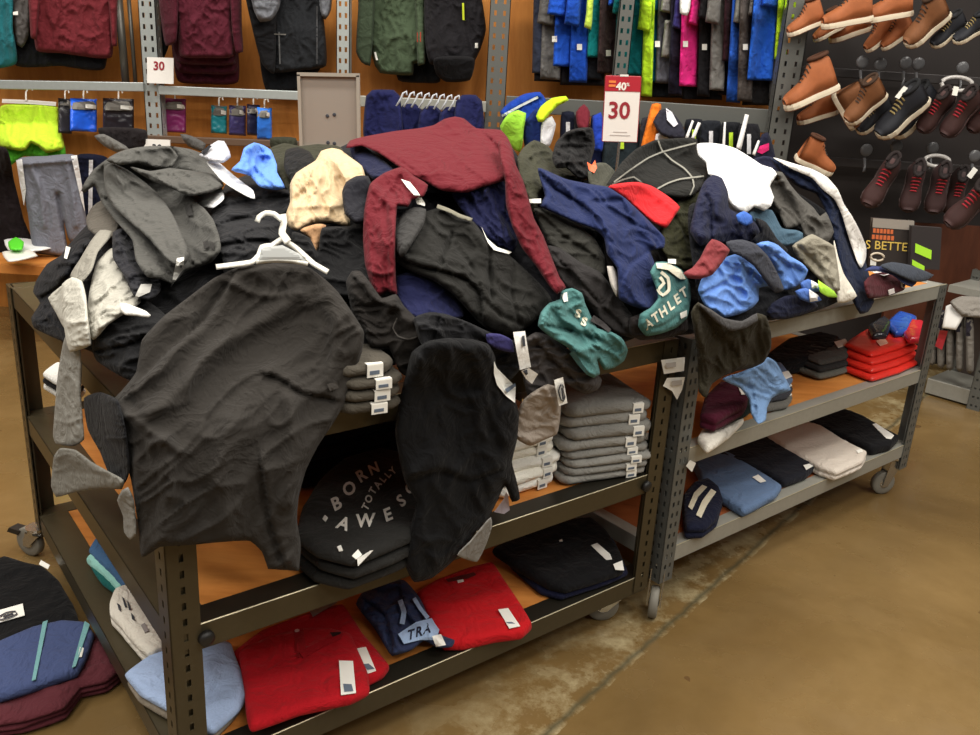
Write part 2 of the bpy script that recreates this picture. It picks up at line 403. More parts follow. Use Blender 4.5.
# ------------------------------------------------------------------ cloth: each garment is laid on what is already in the heap
G = 2.0; GX0, GY0 = -60., -40.; NX, NY = 560, 410
gx = GX0+G*np.arange(NX); gy = GY0+G*np.arange(NY); PX, PY = np.meshgrid(gx, gy)
RAYS = ray(PX, PY)
def sstep(x, a, b):
    t = np.clip((x-a)/(b-a), 0, 1); return t*t*(3-2*t)
def pile_top(K, s, t):
    """height of the clothes' heap over the shelf"""
    e = lambda x, w: 1-np.exp(-np.maximum(x, 0)/w)
    if K is A:
        H = .30+.20*sstep(s, .35, 1.0)-.05*sstep(s, 1.25, 1.5)
        h = H*e(t, .26)*e(s+.0, .16)*e(K.D-t, .1)
    else:
        H = .47-.30*sstep(s, .72, 1.25)
        h = H*e(t, .24)*e(K.D-t, .06)*e(K.W-s, .12)*(.6+.4*e(s+.3, .15))
    return h
def solid(P):
    r = np.zeros(P.shape[:-1], bool)
    for K in (A, B):
        s, t = K.st(P); z = P[..., 2]; m_ = .018
        inn = (s > -m_) & (s < K.W+(.05 if K is A else m_)) & (t > -m_) & (t < K.D)
        ex = np.where(inn, np.where(z > K.z[2]-.001, z < K.z[2]+.012+pile_top(K, s, t), z > .1), False)
        r |= ex
    return r
def march():
    D = np.full(PX.shape, np.inf); alive = np.ones(PX.shape, bool); d = .7
    while d < 5.2:
        ii = np.where(alive)
        hit = solid(C0+RAYS[ii]*d)
        D[ii[0][hit], ii[1][hit]] = d; alive[ii[0][hit], ii[1][hit]] = False
        d += .012
    f = np.isfinite(D); lo = D[f]-.012; hi = D[f].copy(); R_ = RAYS[f]
    for _ in range(5):
        mi = (lo+hi)/2; h = solid(C0+R_*mi[:, None]); hi = np.where(h, mi, hi); lo = np.where(h, lo, mi)
    D[f] = hi; return D
HEAP = march(); HEAP0 = HEAP.copy()
WALLB = np.where(RAYS[..., 1] > .05, (WALLY-.16)/RAYS[..., 1], np.inf); WALLF = np.where(RAYS[..., 1] > .05, 5.02/RAYS[..., 1], np.inf)
def plane_buf(pt, n):
    """depth of a plane through pt with normal n, for every ray"""
    n = np.asarray(n, float); den = RAYS@n; k = (np.asarray(pt, float)-C0)@n
    d = np.where(np.abs(den) > 1e-4, k/np.where(np.abs(den) > 1e-4, den, 1), np.inf); return np.where(d > .2, d, np.inf)
def bx(a, r):
    if r < 1: return a
    for ax in (0, 1):
        p = np.concatenate([np.repeat(a.take([0], ax), r+1, ax), a, np.repeat(a.take([-1], ax), r, ax)], ax); c = np.cumsum(p, ax); n = a.shape[ax]
        a = (c.take(range(2*r+1, 2*r+1+n), ax)-c.take(range(0, n), ax))/(2*r+1)
    return a
def blur(a, r):
    for _ in range(3): a = bx(a, r)
    return a
def minf(a, r):
    for ax in (0, 1):
        b = a.copy()
        for k in range(1, r+1):
            for sg in (-1, 1):
                b = np.minimum(b, np.roll(a, sg*k, ax))
        a = b
    return a
def bil(B_, x0, y0, pts):
    fx = np.clip((pts[:, 0]-x0)/G, 0, B_.shape[1]-1.001); fy = np.clip((pts[:, 1]-y0)/G, 0, B_.shape[0]-1.001)
    i = fx.astype(int); j = fy.astype(int); u = fx-i; v = fy-j
    return B_[j, i]*(1-u)*(1-v)+B_[j, i+1]*u*(1-v)+B_[j+1, i]*(1-u)*v+B_[j+1, i+1]*u*v
def support(buf, lo, hi, sm, dist_clip=None):
    """smoothed resting surface inside a pixel window"""
    i0 = max(0, int((lo[0]-GX0)/G)-14); i1 = min(NX, int((hi[0]-GX0)/G)+16); j0 = max(0, int((lo[1]-GY0)/G)-14); j1 = min(NY, int((hi[1]-GY0)/G)+16)
    d = buf[j0:j1, i0:i1].copy(); ok = np.isfinite(d)
    if dist_clip is not None: ok &= d < dist_clip
    if not ok.any(): raise RuntimeError('no support')
    w = ok.astype(float); v = np.where(ok, d, 0); f = d.copy(); need = ~ok; r = 3
    while need.any() and r < 400:
        W_ = blur(w, r); X_ = blur(v, r); g = need & (W_ > 1e-3); f[g] = X_[g]/W_[g]; need &= ~g; r *= 2
    if need.any(): f[need] = np.median(d[ok])
    k = max(1, int(sm/2)); s_ = blur(minf(f, k), k)
    return np.minimum(s_, f), gx[i0], gy[j0], (i0, i1, j0, j1)
def fold_height(pts, folds):
    h = np.zeros(len(pts))
    for fd in folds or ():
        ln, amp, wid = np.array(fd[0], float), fd[1], fd[2]; kind = fd[3] if len(fd) > 3 else 'r'
        ln = catmull(ln, 4, closed=False)
        if kind == 'r':
            d = segdist(pts, ln, closed=False); h += 1.25*amp*np.exp(-(d/(wid*.8))**2)
        else:            # lapped edge: raised on the left of the line, falling off over wid
            best = np.full(len(pts), 1e9); sg = np.zeros(len(pts)); n = len(ln)
            for i in range(n-1):
                a = ln[i]; b = ln[i+1]; ab = b-a; L_ = ab@ab+1e-9; t = ((pts-a)@ab)/L_; tc = np.clip(t, 0, 1); q = pts-a-tc[:, None]*ab; dd = (q*q).sum(1)
                cr = ab[0]*q[:, 1]-ab[1]*q[:, 0]; up = dd < best; best = np.where(up, dd, best); sg = np.where(up, cr, sg)
            d = np.sqrt(best); h += np.where(sg < 0, 1.2*amp*np.exp(-(d/(1.5*wid))**1.5)*(1-np.exp(-d/2.2)), -.4*amp*np.exp(-(d/(1.5+wid*.45))**2))
    return h
class Gm: pass
_seed = [0]
def drape(name, label, cat, poly, M, T=.02, R=9, wr=.012, ws=16, wa=0., an=2.2, folds=None, buf=None, sm=10, gap=.004, group=None, parent=None, step=None, sharp=(), pull=0., upd=True, e0=.004, smooth=True, clip=None, fine=5., flat=False, shade=True):
    """one garment: outline as the photograph shows it, thickness T, laid over the things already there"""
    buf = HEAP if buf is None else buf; _seed[0] += 1; sd = _seed[0]; T *= .75; R *= .62; wr *= 1.6 if buf is HEAP else 1.1
    pg = np.array(poly, float); pg = catmull(pg, fine, sharp=sharp) if smooth else catmull(pg, fine, sharp=range(len(pg)))
    ar = .5*abs(np.sum(pg[:, 0]*np.roll(pg[:, 1], -1)-pg[:, 1]*np.roll(pg[:, 0], -1)))
    stp = step or min(5., max(1.7, math.sqrt(ar/2600)))
    V, Tn, bnd = triangulate(pg, stp)
    lo, hi = pg.min(0), pg.max(0)
    B_, x0, y0, (i0, i1, j0, j1) = support(buf, lo, hi, sm, clip)
    def thick(pts):
        d = segdist(pts, pg); p = np.sqrt(np.maximum(0, 1-(1-np.minimum(d/R, 1))**2))
        h = T*p
        if wr: h = h+wr*np.minimum(1, d/(R*.7))*wrinkle(pts[:, 0], pts[:, 1], ws, wa, an, sd)
        if folds: h = h+fold_height(pts, folds)*np.minimum(1, .25+d/R)
        return np.maximum(e0, h+e0)
    bot = bil(B_, x0, y0, V)-gap-pull; top = bot-thick(V)
    n = len(V); v = np.vstack([P3(V[:, 0], V[:, 1], top), P3(V[:, 0], V[:, 1], bot)])
    f = [tuple(t) for t in Tn[:, ::-1]]+[tuple(t+n) for t in Tn]+[(a, b, b+n, a+n) for a, b in bnd]
    o = link(name, v, f, M, parent, smooth=shade)
    if label or cat: tag(o, label, cat, group)
    if upd:
        ix, iy = PX[j0:j1, i0:i1], PY[j0:j1, i0:i1]; pp = np.stack([ix.ravel(), iy.ravel()], 1); ins = inside(pp, pg); q = pp[ins]
        if len(q):
            t_ = bil(B_, x0, y0, q)-gap-pull-thick(q); sub = buf[j0:j1, i0:i1].ravel().copy(); sub[ins] = np.minimum(sub[ins], t_) if not flat else t_
            buf[j0:j1, i0:i1] = sub.reshape(j1-j0, i1-i0)
    return o
def patch(name, parent, poly, M, buf=None, T=.0015, sm=3, label=None, smooth=False, step=None, gap=.0025, fine=4., upd=True):
    """a thin tag, print or seam lying on a garment"""
    return drape(name, label, None, poly, M, T=T, R=2, wr=0, buf=buf, sm=sm, gap=gap, parent=parent, smooth=smooth, e0=.0012, step=step or 4, upd=upd, fine=fine, shade=smooth)
def strip(pts, w0, w1=None):
    """outline of a ribbon along a pixel polyline"""
    p = catmull(np.array(pts, float), 4, closed=False); t = np.gradient(p, axis=0); t /= np.linalg.norm(t, axis=1)[:, None]; nn = np.stack([-t[:, 1], t[:, 0]], 1)
    w = np.linspace(w0, w1 if w1 is not None else w0, len(p))[:, None]/2
    return np.vstack([p+nn*w, (p-nn*w)[::-1]])
def text_mesh(s, bold=0., size=1.):
    cu = bpy.data.curves.new('t', 'FONT'); cu.body = s; cu.size = size; cu.align_x = 'CENTER'; cu.align_y = 'CENTER'; cu.offset = bold; cu.resolution_u = 3
    o = bpy.data.objects.new('t', cu); COL.objects.link(o); bpy.context.view_layer.update()
    dg = bpy.context.evaluated_depsgraph_get(); me = bpy.data.meshes.new_from_object(o.evaluated_get(dg))
    v = [tuple(x.co) for x in me.vertices]; f = [tuple(p.vertices) for p in me.polygons]
    bpy.data.objects.remove(o); bpy.data.curves.remove(cu); bpy.data.meshes.remove(me); return np.array(v)[:, :2], f
def print_on(name, parent, s, c, ex, ey, M, buf=None, bold=.02, lift=.002, label=None, tgt=None):
    """lettering on cloth: centre c (px), ex / ey = px vectors of one em along and up"""
    buf = HEAP if buf is None else buf
    v, f = text_mesh(s, bold); ex = np.array(ex, float); ey = np.array(ey, float)
    px = np.array(c, float)+v[:, :1]*ex+v[:, 1:2]*ey
    d = bil(np.where(np.isfinite(buf), buf, 4), GX0, GY0, px)-lift
    if tgt is not None:
        w_ = hit(tgt, px[:, 0], px[:, 1], P3(px[:, 0], px[:, 1], d)); d = (w_-C0)@FW-lift
    k = len(px); w = np.vstack([P3(px[:, 0], px[:, 1], d), P3(px[:, 0], px[:, 1], d+.0012)])
    fl = [tuple(q) for q in f]
    nrm = np.cross(np.append(ex, 0), np.append(ey, 0))[2]
    ff = [q if nrm < 0 else q[::-1] for q in fl]
    e = {}
    for q in ff:
        for i in range(len(q)): e[(q[i], q[(i+1) % len(q)])] = 1
    side = [(a, a+k, b+k, b) for a, b in e if (b, a) not in e]
    o = link(name, w, ff+[tuple(x+k for x in q[::-1]) for q in ff]+side, M, parent, smooth=False)
    if label: o['label'] = label
    return o
def sign_text(name, parent, s, c, ax, az, h, M, bold=.02, dep=.002):
    """raised lettering on a flat sign: c centre in space, ax along, az up, h cap size"""
    v, f = text_mesh(s, bold); ax = np.asarray(ax, float); az = np.asarray(az, float); nn = np.cross(ax, az); k = len(v)
    w0 = np.array([np.asarray(c)+ax*a*h+az*b*h for a, b in v]); w = np.vstack([w0+nn*dep, w0])
    ff = [tuple(q) for q in f]; e = {}
    for q in ff:
        for i in range(len(q)): e[(q[i], q[(i+1) % len(q)])] = 1
    return link(name, w, ff+[tuple(x+k for x in q[::-1]) for q in ff]+[(a, a+k, b+k, b) for a, b in e if (b, a) not in e], M, parent, smooth=False)

# ------------------------------------------------------------------ folded clothes on the shelves: slabs of folded layers
def folded(name, label, cat, out_px, zb, h, M, layers=2, bulge=.007, wr=.004, ws=.05, group=None, folds=None, smooth=True, sharp=(), step=.012, world=None, sag=0., wave=False):
    """outline (px) of the top face at height zb+h, pulled down to zb with rounded, layered edges"""
    _seed[0] += 1; sd = _seed[0]
    if world is None:
        q = np.array(out_px, float); q = atz(q[:, 0], q[:, 1], zb+h)[:, :2]
    else: q = np.array(world, float)
    zb = zb+.0045; pg = catmull(q, .012, sharp=sharp, ten=.22) if smooth else catmull(q, .012, sharp=range(len(q)))
    if np.sum(pg[:, 0]*np.roll(pg[:, 1], -1)-pg[:, 1]*np.roll(pg[:, 0], -1)) < 0: pg = pg[::-1]
    V, Tn, bnd = triangulate(pg, step); rim = min(.011, h*.5)
    d = segdist(V, pg); drop = rim*.45*(1-np.sqrt(np.maximum(0, 1-(1-np.minimum(d/rim, 1))**2)))
    zt = zb+h-drop+wr*np.minimum(1, d/.03)*wrinkle(V[:, 0]*20, V[:, 1]*20, ws*20, sd*37 % 180, 1.8, sd)-sag*np.clip(noise(V[:, 0]*5+sd, V[:, 1]*5), 0, 1)
    if folds:
        for ln, amp, wid in folds:
            l_ = np.array(ln, float); l_ = atz(l_[:, 0], l_[:, 1], zb+h)[:, :2]; dd = segdist(V, l_, closed=False); zt += amp*np.exp(-(dd/wid)**2)
    wv = .22*h*noise(V[:, 0]*4.5+sd*.21, V[:, 1]*4.5+sd*.13) if wave else 0
    zt = np.maximum(zt+wv, zb+.004)
    nb = len(pg); verts = [np.column_stack([V, zt])]; faces = [tuple(t) for t in Tn]
    # side rings
    tg = np.roll(pg, -1, 0)-np.roll(pg, 1, 0); tg /= np.linalg.norm(tg, axis=1)[:, None]+1e-9; nr = np.stack([tg[:, 1], -tg[:, 0]], 1)
    nbm = {}  # outline points are V[0:nb] when the CDT keeps input order
    ztop = zt[:nb]; base = len(V); rings = [np.arange(nb)]
    K_ = layers*4
    for k in range(1, K_+1):
        fr = k/K_; ph = (fr*layers) % 1; b_ = bulge*(math.sqrt(max(0, 1-(2*ph-1)**2)) if k < K_ else .2)
        jit = .35*bulge*noise(np.arange(nb)*.11+sd*3+int(fr*layers-.01)*9.1, np.full(nb, sd*1.7))
        p = pg+nr*(b_-bulge*.4+jit)[:, None]
        z = ztop*(1-fr)+(zb)*fr
        if layers > 1 or wave: z = z+.05*h*math.sin(math.pi*fr)*noise(np.arange(nb)*.16+sd, np.full(nb, sd*2.3))
        verts.append(np.column_stack([p, z])); rings.append(base+np.arange(nb)); base += nb
    for a, b in zip(rings[:-1], rings[1:]):
        for i in range(nb):
            j = (i+1) % nb; faces.append((a[i], b[i], b[j], a[j]))
    faces.append(tuple(rings[-1][::-1]))
    o = link(name, np.vstack(verts), faces, M)
    g_ = Gm(); g_.o = o; g_.z = zb+h
    tag(o, label, cat, group)
    return o
from mathutils.bvhtree import BVHTree
_bvh = {}
def hit(o, px, py, dflt):
    """points where the camera's rays through the pixels meet object o"""
    if o.name not in _bvh:
        w = wl(o); _bvh[o.name] = BVHTree.FromPolygons([Vector(v.co)+w for v in o.data.vertices], [tuple(p.vertices) for p in o.data.polygons])
    r = ray(px, py); out = np.array(dflt, float)
    for i in range(len(out)):
        h = _bvh[o.name].ray_cast(Vector(C0), Vector(r[i]).normalized())
        if h[0] is not None: out[i] = h[0]
    return out
def flat_tag(name, parent, px, z, M, lift=.003, drop=0., th=.0015, label=None, tgt=None):
    """a paper tag lying on a folded garment; px corners at height z; drop bends its far edge down"""
    q = np.array(px, float); p = atz(q[:, 0], q[:, 1], z+lift); n = len(p)
    t_ = tgt or (parent if parent.type == 'MESH' else None)
    if t_ is not None and t_.parent is None and n <= 8:
        m_ = q.mean(0); qs = np.vstack([q, (q+np.roll(q, -1, 0))/2, m_[None]]); pp = hit(t_, qs[:, 0], qs[:, 1], atz(qs[:, 0], qs[:, 1], z))
        L_ = np.linalg.lstsq(np.column_stack([pp[:, :2], np.ones(len(pp))]), pp[:, 2], rcond=None)[0]     # plane through the cloth under the tag
        off = np.max(pp[:, 2]-(pp[:, :2]@L_[:2]+L_[2])); p = pp[:n].copy(); p[:, 2] = p[:, :2]@L_[:2]+L_[2]+off+min(lift, .003)*.6+(lift-.008 if lift > .008 else 0)
    v = np.vstack([p+np.array([0, 0, th]), p]); f = [tuple(range(n)), tuple(range(n, 2*n))[::-1]]
    a = np.cross(p[1]-p[0], p[2]-p[1])[2]
    if a < 0: f = [x[::-1] for x in f]
    f += [(i, i+n, (i+1) % n+n, (i+1) % n) if a >= 0 else ((i+1) % n, (i+1) % n+n, i+n, i) for i in range(n)]
    o = link(name, v, f, M, parent, smooth=False)
    if label: o['label'] = label
    return o
def wband(parent, c, ax, up, w, h, M, name='size_label', th=.002, code=None):
    """small upright label: c centre, ax along, up"""
    ax = np.asarray(ax, float); up = np.asarray(up, float); nn = np.cross(ax, up)
    o = MB().box(np.asarray(c)-ax*w/2-up*h/2, ax*w, up*h, nn*th).build(name, M, parent)
    return o
PAPER = mat('white_paper', (238, 236, 228), .6); INK = mat('dark_print', (52, 54, 62), .7); INKB = mat('grey_blue_print', (96, 108, 124), .7)
# ------------------------------------------------------------------ heap on the front cart (bottom of the heap first)
GA = 'clothes heaped on the bronze cart'; GB = 'clothes heaped on the grey cart'
def ga(name, label, cat, poly, rgb, heather=0, **k): return drape(name, label, cat, poly, cloth(rgb, heather), group=GA, **k)
def gb(name, label, cat, poly, rgb, heather=0, **k): return drape(name, label, cat, poly, cloth(rgb, heather), group=GB, **k)
# lowest layer, mostly covered
ga('sweatpants', 'black sweatpants at the bottom of the heap under the grey sweatshirt', 'sweatpants', [(60, 258), (110, 205), (190, 190), (240, 200), (250, 300), (190, 345), (150, 385), (110, 360), (75, 320)], (34, 34, 37), T=.03, wr=.02)
ga('sweatshirt', 'charcoal sweatshirt buried between the hangered tee and the puffer jacket', 'sweatshirt', [(225, 185), (300, 165), (350, 190), (420, 205), (430, 300), (440, 345), (380, 368), (330, 350), (250, 330), (220, 260)], (40, 39, 39), T=.03, wr=.02)
ga('fleece', 'dark fleece buried under the puffer jacket and navy top', 'fleece', [(390, 170), (470, 165), (545, 178), (600, 205), (640, 260), (655, 325), (600, 350), (540, 345), (480, 350), (420, 345), (395, 280)], (36, 36, 42), T=.03, wr=.022)
ga('blanket', 'dark brown fleece throw bridging the two carts under the red tee', 'blanket', [(600, 186), (660, 182), (716, 196), (722, 318), (692, 334), (640, 332), (610, 280)], (40, 36, 34), T=.025, wr=.016)
ga('long_sleeve_top', 'black top along the back of the heap under the maroon sweatshirt', 'top', [(334, 152), (350, 143), (400, 136), (470, 128), (506, 140), (522, 165), (515, 192), (400, 192), (346, 184)], (34, 34, 40), T=.02, wr=.01)
# back edge of the heap
o = ga('jacket', 'olive drab jacket behind the blue shirt at the back of the heap', 'jacket', [(268, 150), (284, 143), (300, 146), (318, 144), (342, 148), (348, 185), (318, 195), (292, 196), (276, 170)], (66, 66, 50), T=.03, wr=.018, ws=10)
ga('cap', 'black crumpled cap behind the tan jacket', 'cap', [(286, 150), (298, 147), (310, 152), (316, 165), (306, 180), (292, 182), (284, 168)], (30, 29, 28), T=.03, wr=.01, ws=9)
ga('jacket', 'olive green jacket behind the navy long-sleeve top', 'jacket', [(517, 158), (523, 148), (534, 140), (548, 146), (560, 160), (580, 160), (590, 174), (575, 190), (552, 186), (540, 196), (535, 215), (526, 200), (520, 178)], (74, 74, 58), T=.035, wr=.02, ws=12, folds=[([(532, 160), (540, 175), (545, 190)], .02, 6, 'l'), ([(560, 176), (580, 172)], .015, 5)])
ga('backpack', 'small black nylon backpack at the back of the heap beside the price sign', 'backpack', [(552, 158), (556, 142), (566, 132), (578, 128), (592, 128), (595, 146), (590, 166), (592, 180), (578, 178), (566, 168), (556, 168)], (32, 31, 32), T=.05, wr=.02, ws=9, folds=[([(570, 135), (568, 160)], .02, 5, 'l')])
o = ga('drawstring_bag', 'grey green drawstring bag beside the orange toggles', 'bag', [(588, 172), (596, 163), (606, 163), (614, 170), (618, 182), (606, 190), (590, 186)], (96, 96, 84), T=.02, wr=.006)
patch('orange_toggle', o, [(587, 162), (592, 165), (595, 160), (597, 168), (594, 173), (589, 170)], mat('orange_plastic', (222, 92, 46), .5), T=.006, label='orange toggles')
# grey corner
o = ga('jumper', 'black knit top bunched over the left rail of the cart', 'top', [(47, 264), (60, 256), (70, 248), (78, 241), (88, 238), (100, 248), (118, 275), (135, 310), (140, 345), (126, 372), (110, 370), (92, 352), (64, 342), (34, 328), (31, 318), (40, 303), (33, 292), (36, 281)], (32, 33, 38), T=.035, wr=.018, ws=14, folds=[([(36, 300), (60, 285), (85, 250)], .03, 9, 'l'), ([(35, 322), (70, 318), (95, 330)], .02, 7, 'l')])
patch('hang_tag', o, [(66, 246), (70.5, 247.5), (67, 259), (64, 258)], PAPER, label='white tag')
o = ga('trousers', 'black trousers below the light grey sweatshirt on the left rail', 'trousers', [(90, 335), (118, 312), (145, 300), (168, 318), (166, 350), (150, 372), (136, 382), (120, 376), (96, 360)], (36, 36, 38), T=.025, wr=.014, ws=13, folds=[([(95, 350), (125, 345), (160, 330)], .02, 6, 'l')])
ga('beanie', 'taupe knit beanie sticking out left of the grey sweatshirt', 'beanie', [(86, 218), (92, 207), (102, 200), (114, 206), (120, 224), (114, 238), (97, 236), (88, 229)], (112, 106, 97), .2, T=.04, R=14, wr=.006)
o = ga('sweatshirt', 'light heather grey sweatshirt with sleeves hanging over the left rail', 'sweatshirt', [(88, 300), (92, 278), (97, 262), (106, 252), (114, 247), (121, 262), (128, 278), (137, 290), (141, 302), (124, 314), (108, 325), (93, 340), (86, 322)], (182, 179, 168), .3, T=.025, wr=.014, ws=13, wa=-30, folds=[([(94, 272), (104, 271)], -.02, 3), ([(95, 300), (112, 285), (122, 278)], .015, 5), ([(95, 318), (118, 300), (132, 290)], .012, 5, 'l')])
SW1 = o
drape('neckband', None, None, [(112, 231), (100, 230), (90, 242), (80, 259), (70, 276), (80, 284), (92, 270), (98, 252), (110, 238)], cloth((158, 154, 143), .3), T=.012, R=5, wr=.004, parent=o)
drape('hood_flap', None, None, [(48, 298), (56, 290), (65, 284), (72, 300), (72, 332), (64, 328), (56, 313)], cloth((182, 179, 168), .3), T=.012, R=5, wr=.004, parent=o)
drape('sleeve', 'grey sleeve hanging straight down past the shelf', None, [(66, 335), (79, 345), (82, 366), (81, 392), (83, 420), (84, 440), (74, 446), (56, 444), (53, 437), (55, 405), (58, 372)], cloth((152, 150, 143), .3), T=.03, R=12, wr=.012, ws=11, wa=80, parent=o, folds=[([(54, 420), (68, 423), (83, 418)], .01, 3)])
drape('folded_sleeve', None, None, [(62, 284), (72, 277), (82, 281), (86, 296), (88, 318), (91, 345), (82, 349), (70, 352), (66, 340), (63, 318), (62, 300)], cloth((190, 187, 176), .3), T=.028, R=9, wr=.008, ws=12, parent=o, folds=[([(65, 322), (76, 323), (89, 320)], .008, 3), ([(65, 342), (78, 346), (90, 344)], .006, 3)])
ga('scarf', 'dark navy scarf wedged between the two grey sweatshirts', 'scarf', [(113, 232), (122, 228), (134, 232), (146, 250), (164, 270), (160, 292), (148, 300), (134, 296), (124, 276), (113, 258)], (48, 48, 54), T=.025, wr=.016, ws=10, folds=[([(120, 240), (126, 258), (140, 280)], .02, 6)])
ga('puffer_vest', 'black puffer vest between the grey sweatshirt and the tan jacket', 'vest', [(222, 196), (236, 186), (250, 184), (270, 186), (288, 190), (300, 200), (306, 230), (300, 262), (262, 272), (228, 268), (214, 245), (208, 222)], (42, 42, 45), T=.035, wr=.016, ws=15, folds=[([(215, 225), (250, 215), (300, 215)], .018, 8, 'l'), ([(216, 245), (255, 240), (300, 240)], .018, 8, 'l'), ([(225, 205), (260, 198), (295, 195)], .016, 7, 'l')])
o = ga('polo', 'white polo under the dark grey sweatshirt on the left of the heap', 'polo shirt', [(188, 196), (205, 192), (222, 188), (224, 199), (213, 208), (198, 205), (188, 204)], (236, 236, 236), T=.015, wr=.006, ws=9)
SWG = ga('sweatshirt', 'big dark grey sweatshirt lying open at the top left of the heap', 'sweatshirt', [(81, 191), (86, 180), (94, 169), (107, 159), (121, 151), (136, 147.5), (150, 146), (170, 146), (190, 149), (205, 155), (215, 170), (224, 186), (208, 194), (192, 197), (204, 208), (213, 219), (219, 235), (221, 250), (212, 262), (200, 267), (185, 272), (172, 284), (160, 279), (147, 277), (136, 261), (132, 240), (115, 220), (102, 203), (94, 186), (85, 193)],
      (96, 95, 91), .22, T=.03, R=12, wr=.014, ws=20, wa=40, folds=[([(103, 162), (106, 180), (118, 196), (140, 210), (160, 222), (176, 242), (188, 256)], .03, 12, 'l'), ([(128, 162), (150, 166), (165, 172), (195, 172), (215, 178)], .02, 8, 'l'), ([(103, 163), (130, 158), (165, 164)], .018, 8), ([(165, 180), (178, 205), (190, 235), (196, 258)], -.014, 6), ([(108, 200), (130, 218), (150, 232), (165, 258)], .02, 8, 'l'), ([(170, 150), (176, 160), (172, 166)], -.03, 4)])
GS = cloth((100, 99, 95), .22)
drape('sleeve', None, None, [(104, 167), (112, 163), (128, 170), (146, 183), (161, 197), (173, 215), (183, 237), (190, 256), (181, 268), (167, 260), (150, 240), (130, 222), (113, 206), (105, 190)], GS, T=.035, R=9, wr=.012, ws=16, wa=50, parent=SWG, folds=[([(110, 172), (130, 192), (152, 214), (172, 244)], .014, 6)])
drape('hood', None, None, [(106, 160), (121, 151), (136, 147.5), (152, 146), (170, 146.5), (178, 156), (172, 167), (156, 168), (138, 163), (120, 165)], GS, T=.035, R=9, wr=.012, ws=10, parent=SWG, folds=[([(165, 150), (172, 158), (166, 165)], -.03, 4)])
drape('collar', None, None, [(130, 167), (150, 171), (170, 168), (194, 171), (212, 174), (223, 186), (206, 193), (190, 196), (172, 189), (152, 181)], GS, T=.03, R=7, wr=.014, ws=9, wa=10, parent=SWG, folds=[([(140, 172), (165, 180), (200, 186)], .012, 4)])
MG = cloth((62, 60, 58))
for q in ([(203, 242), (208, 240), (209, 247), (204, 249)], [(210, 241), (215, 243), (214, 250), (210, 248)]): patch('printed_mark', SWG, q, MG)
for q in ([(184, 204), (190, 203), (193, 215), (187, 216)],): patch('printed_mark', SWG, q, MG)
patch('hang_tag', SWG, [(177, 258), (184, 257), (184, 268), (178, 277), (171, 287), (174, 272)], PAPER, label='white tag')
patch('neck_label', SWG, [(141, 284), (152, 284), (150, 292), (139, 297), (134, 299), (137, 292)], mat('woven_label', (168, 166, 160), .8))
o = ga('hanger_clip', 'white plastic sizing clip left of the hangered tee', 'clip', [(120, 303), (128, 304), (146, 311), (151, 315), (149, 318), (137, 316), (125, 315), (120, 311)], (228, 226, 220), T=.008, R=4, wr=0)
o = ga('tee_shirt', 'white tee between the dark grey sweatshirt and the blue shirt', 'tee', [(206, 161), (216, 160), (230, 172), (245, 184), (253, 190), (255, 199), (246, 196), (232, 188), (222, 181), (214, 172)], (238, 238, 238), T=.015, wr=.006, ws=9, folds=[([(222, 178), (240, 188), (252, 194)], .01, 4, 'l')])
o = ga('cap', 'white cap with a dark stripe at the top left of the heap', 'cap', [(199, 155), (206, 148), (218, 140.5), (224, 141), (230, 152), (231, 157), (223, 163), (211, 161)], (196, 196, 202), T=.03, wr=.004)
patch('stripe', o, [(199, 154), (209, 145), (212, 146), (203, 156.5)], cloth((44, 46, 54)), T=.003)
ga('shirt', 'bright royal blue nylon shirt crumpled at the back of the heap', 'shirt', [(231, 170), (240, 161), (244, 148), (254, 142.5), (263, 145), (271, 150), (277, 165), (277, 172), (285, 188), (275, 190), (260, 187), (250, 176), (240, 173)], (104, 150, 232), T=.04, R=8, wr=.022, ws=10, wa=60, folds=[([(262, 148), (266, 165), (252, 178)], .02, 5, 'l'), ([(252, 146), (254, 165), (246, 174)], .018, 5), ([(262, 168), (275, 184)], .015, 5)])
# navy and dark pieces right of centre
ga('sweater', 'navy sweater peeking out of the maroon sweatshirt\'s hem', 'sweater', [(350, 143), (362, 145), (380, 158), (394, 170), (388, 180), (372, 180), (362, 170), (352, 157)], (38, 42, 76), T=.04, R=10, wr=.008)
o = ga('jacket', 'tan jacket standing up in the middle of the heap', 'jacket', [(288, 226), (286, 214), (290, 202), (290, 184), (296, 173), (305, 167), (316, 160), (321, 151), (332, 148), (341, 150), (350, 157), (362, 166), (366, 182), (354, 192), (346, 206), (350, 226), (332, 223), (312, 224), (296, 231)],
        (208, 184, 148), T=.06, R=13, wr=.016, ws=15, wa=75, folds=[([(288, 208), (310, 206), (330, 206), (349, 205)], .008, 3), ([(320, 165), (318, 185), (316, 204)], .012, 5), ([(294, 200), (306, 190)], -.012, 4), ([(338, 180), (345, 198)], -.012, 5), ([(330, 160), (345, 172), (358, 186)], .015, 6)])
drape('lining', 'tan lining', None, [(300, 230), (316, 224), (326, 225), (322, 240), (316, 252), (312, 250), (310, 238)], cloth((196, 152, 112)), T=.01, wr=.004, parent=o)
ga('long_sleeve_top', 'black long-sleeve top lying under the tan jacket', 'top', [(292, 232), (310, 238), (318, 252), (322, 228), (350, 226), (372, 214), (376, 262), (366, 296), (336, 296), (312, 290), (296, 262)], (26, 26, 28), T=.03, wr=.012, upd=True)
ga('padded_hood', 'dark navy padded hood between the tan jacket and maroon sleeve', 'hood', [(342, 192), (346, 182), (356, 176), (368, 176), (374, 194), (368, 222), (356, 224), (345, 214)], (44, 44, 52), T=.05, R=14, wr=.006)
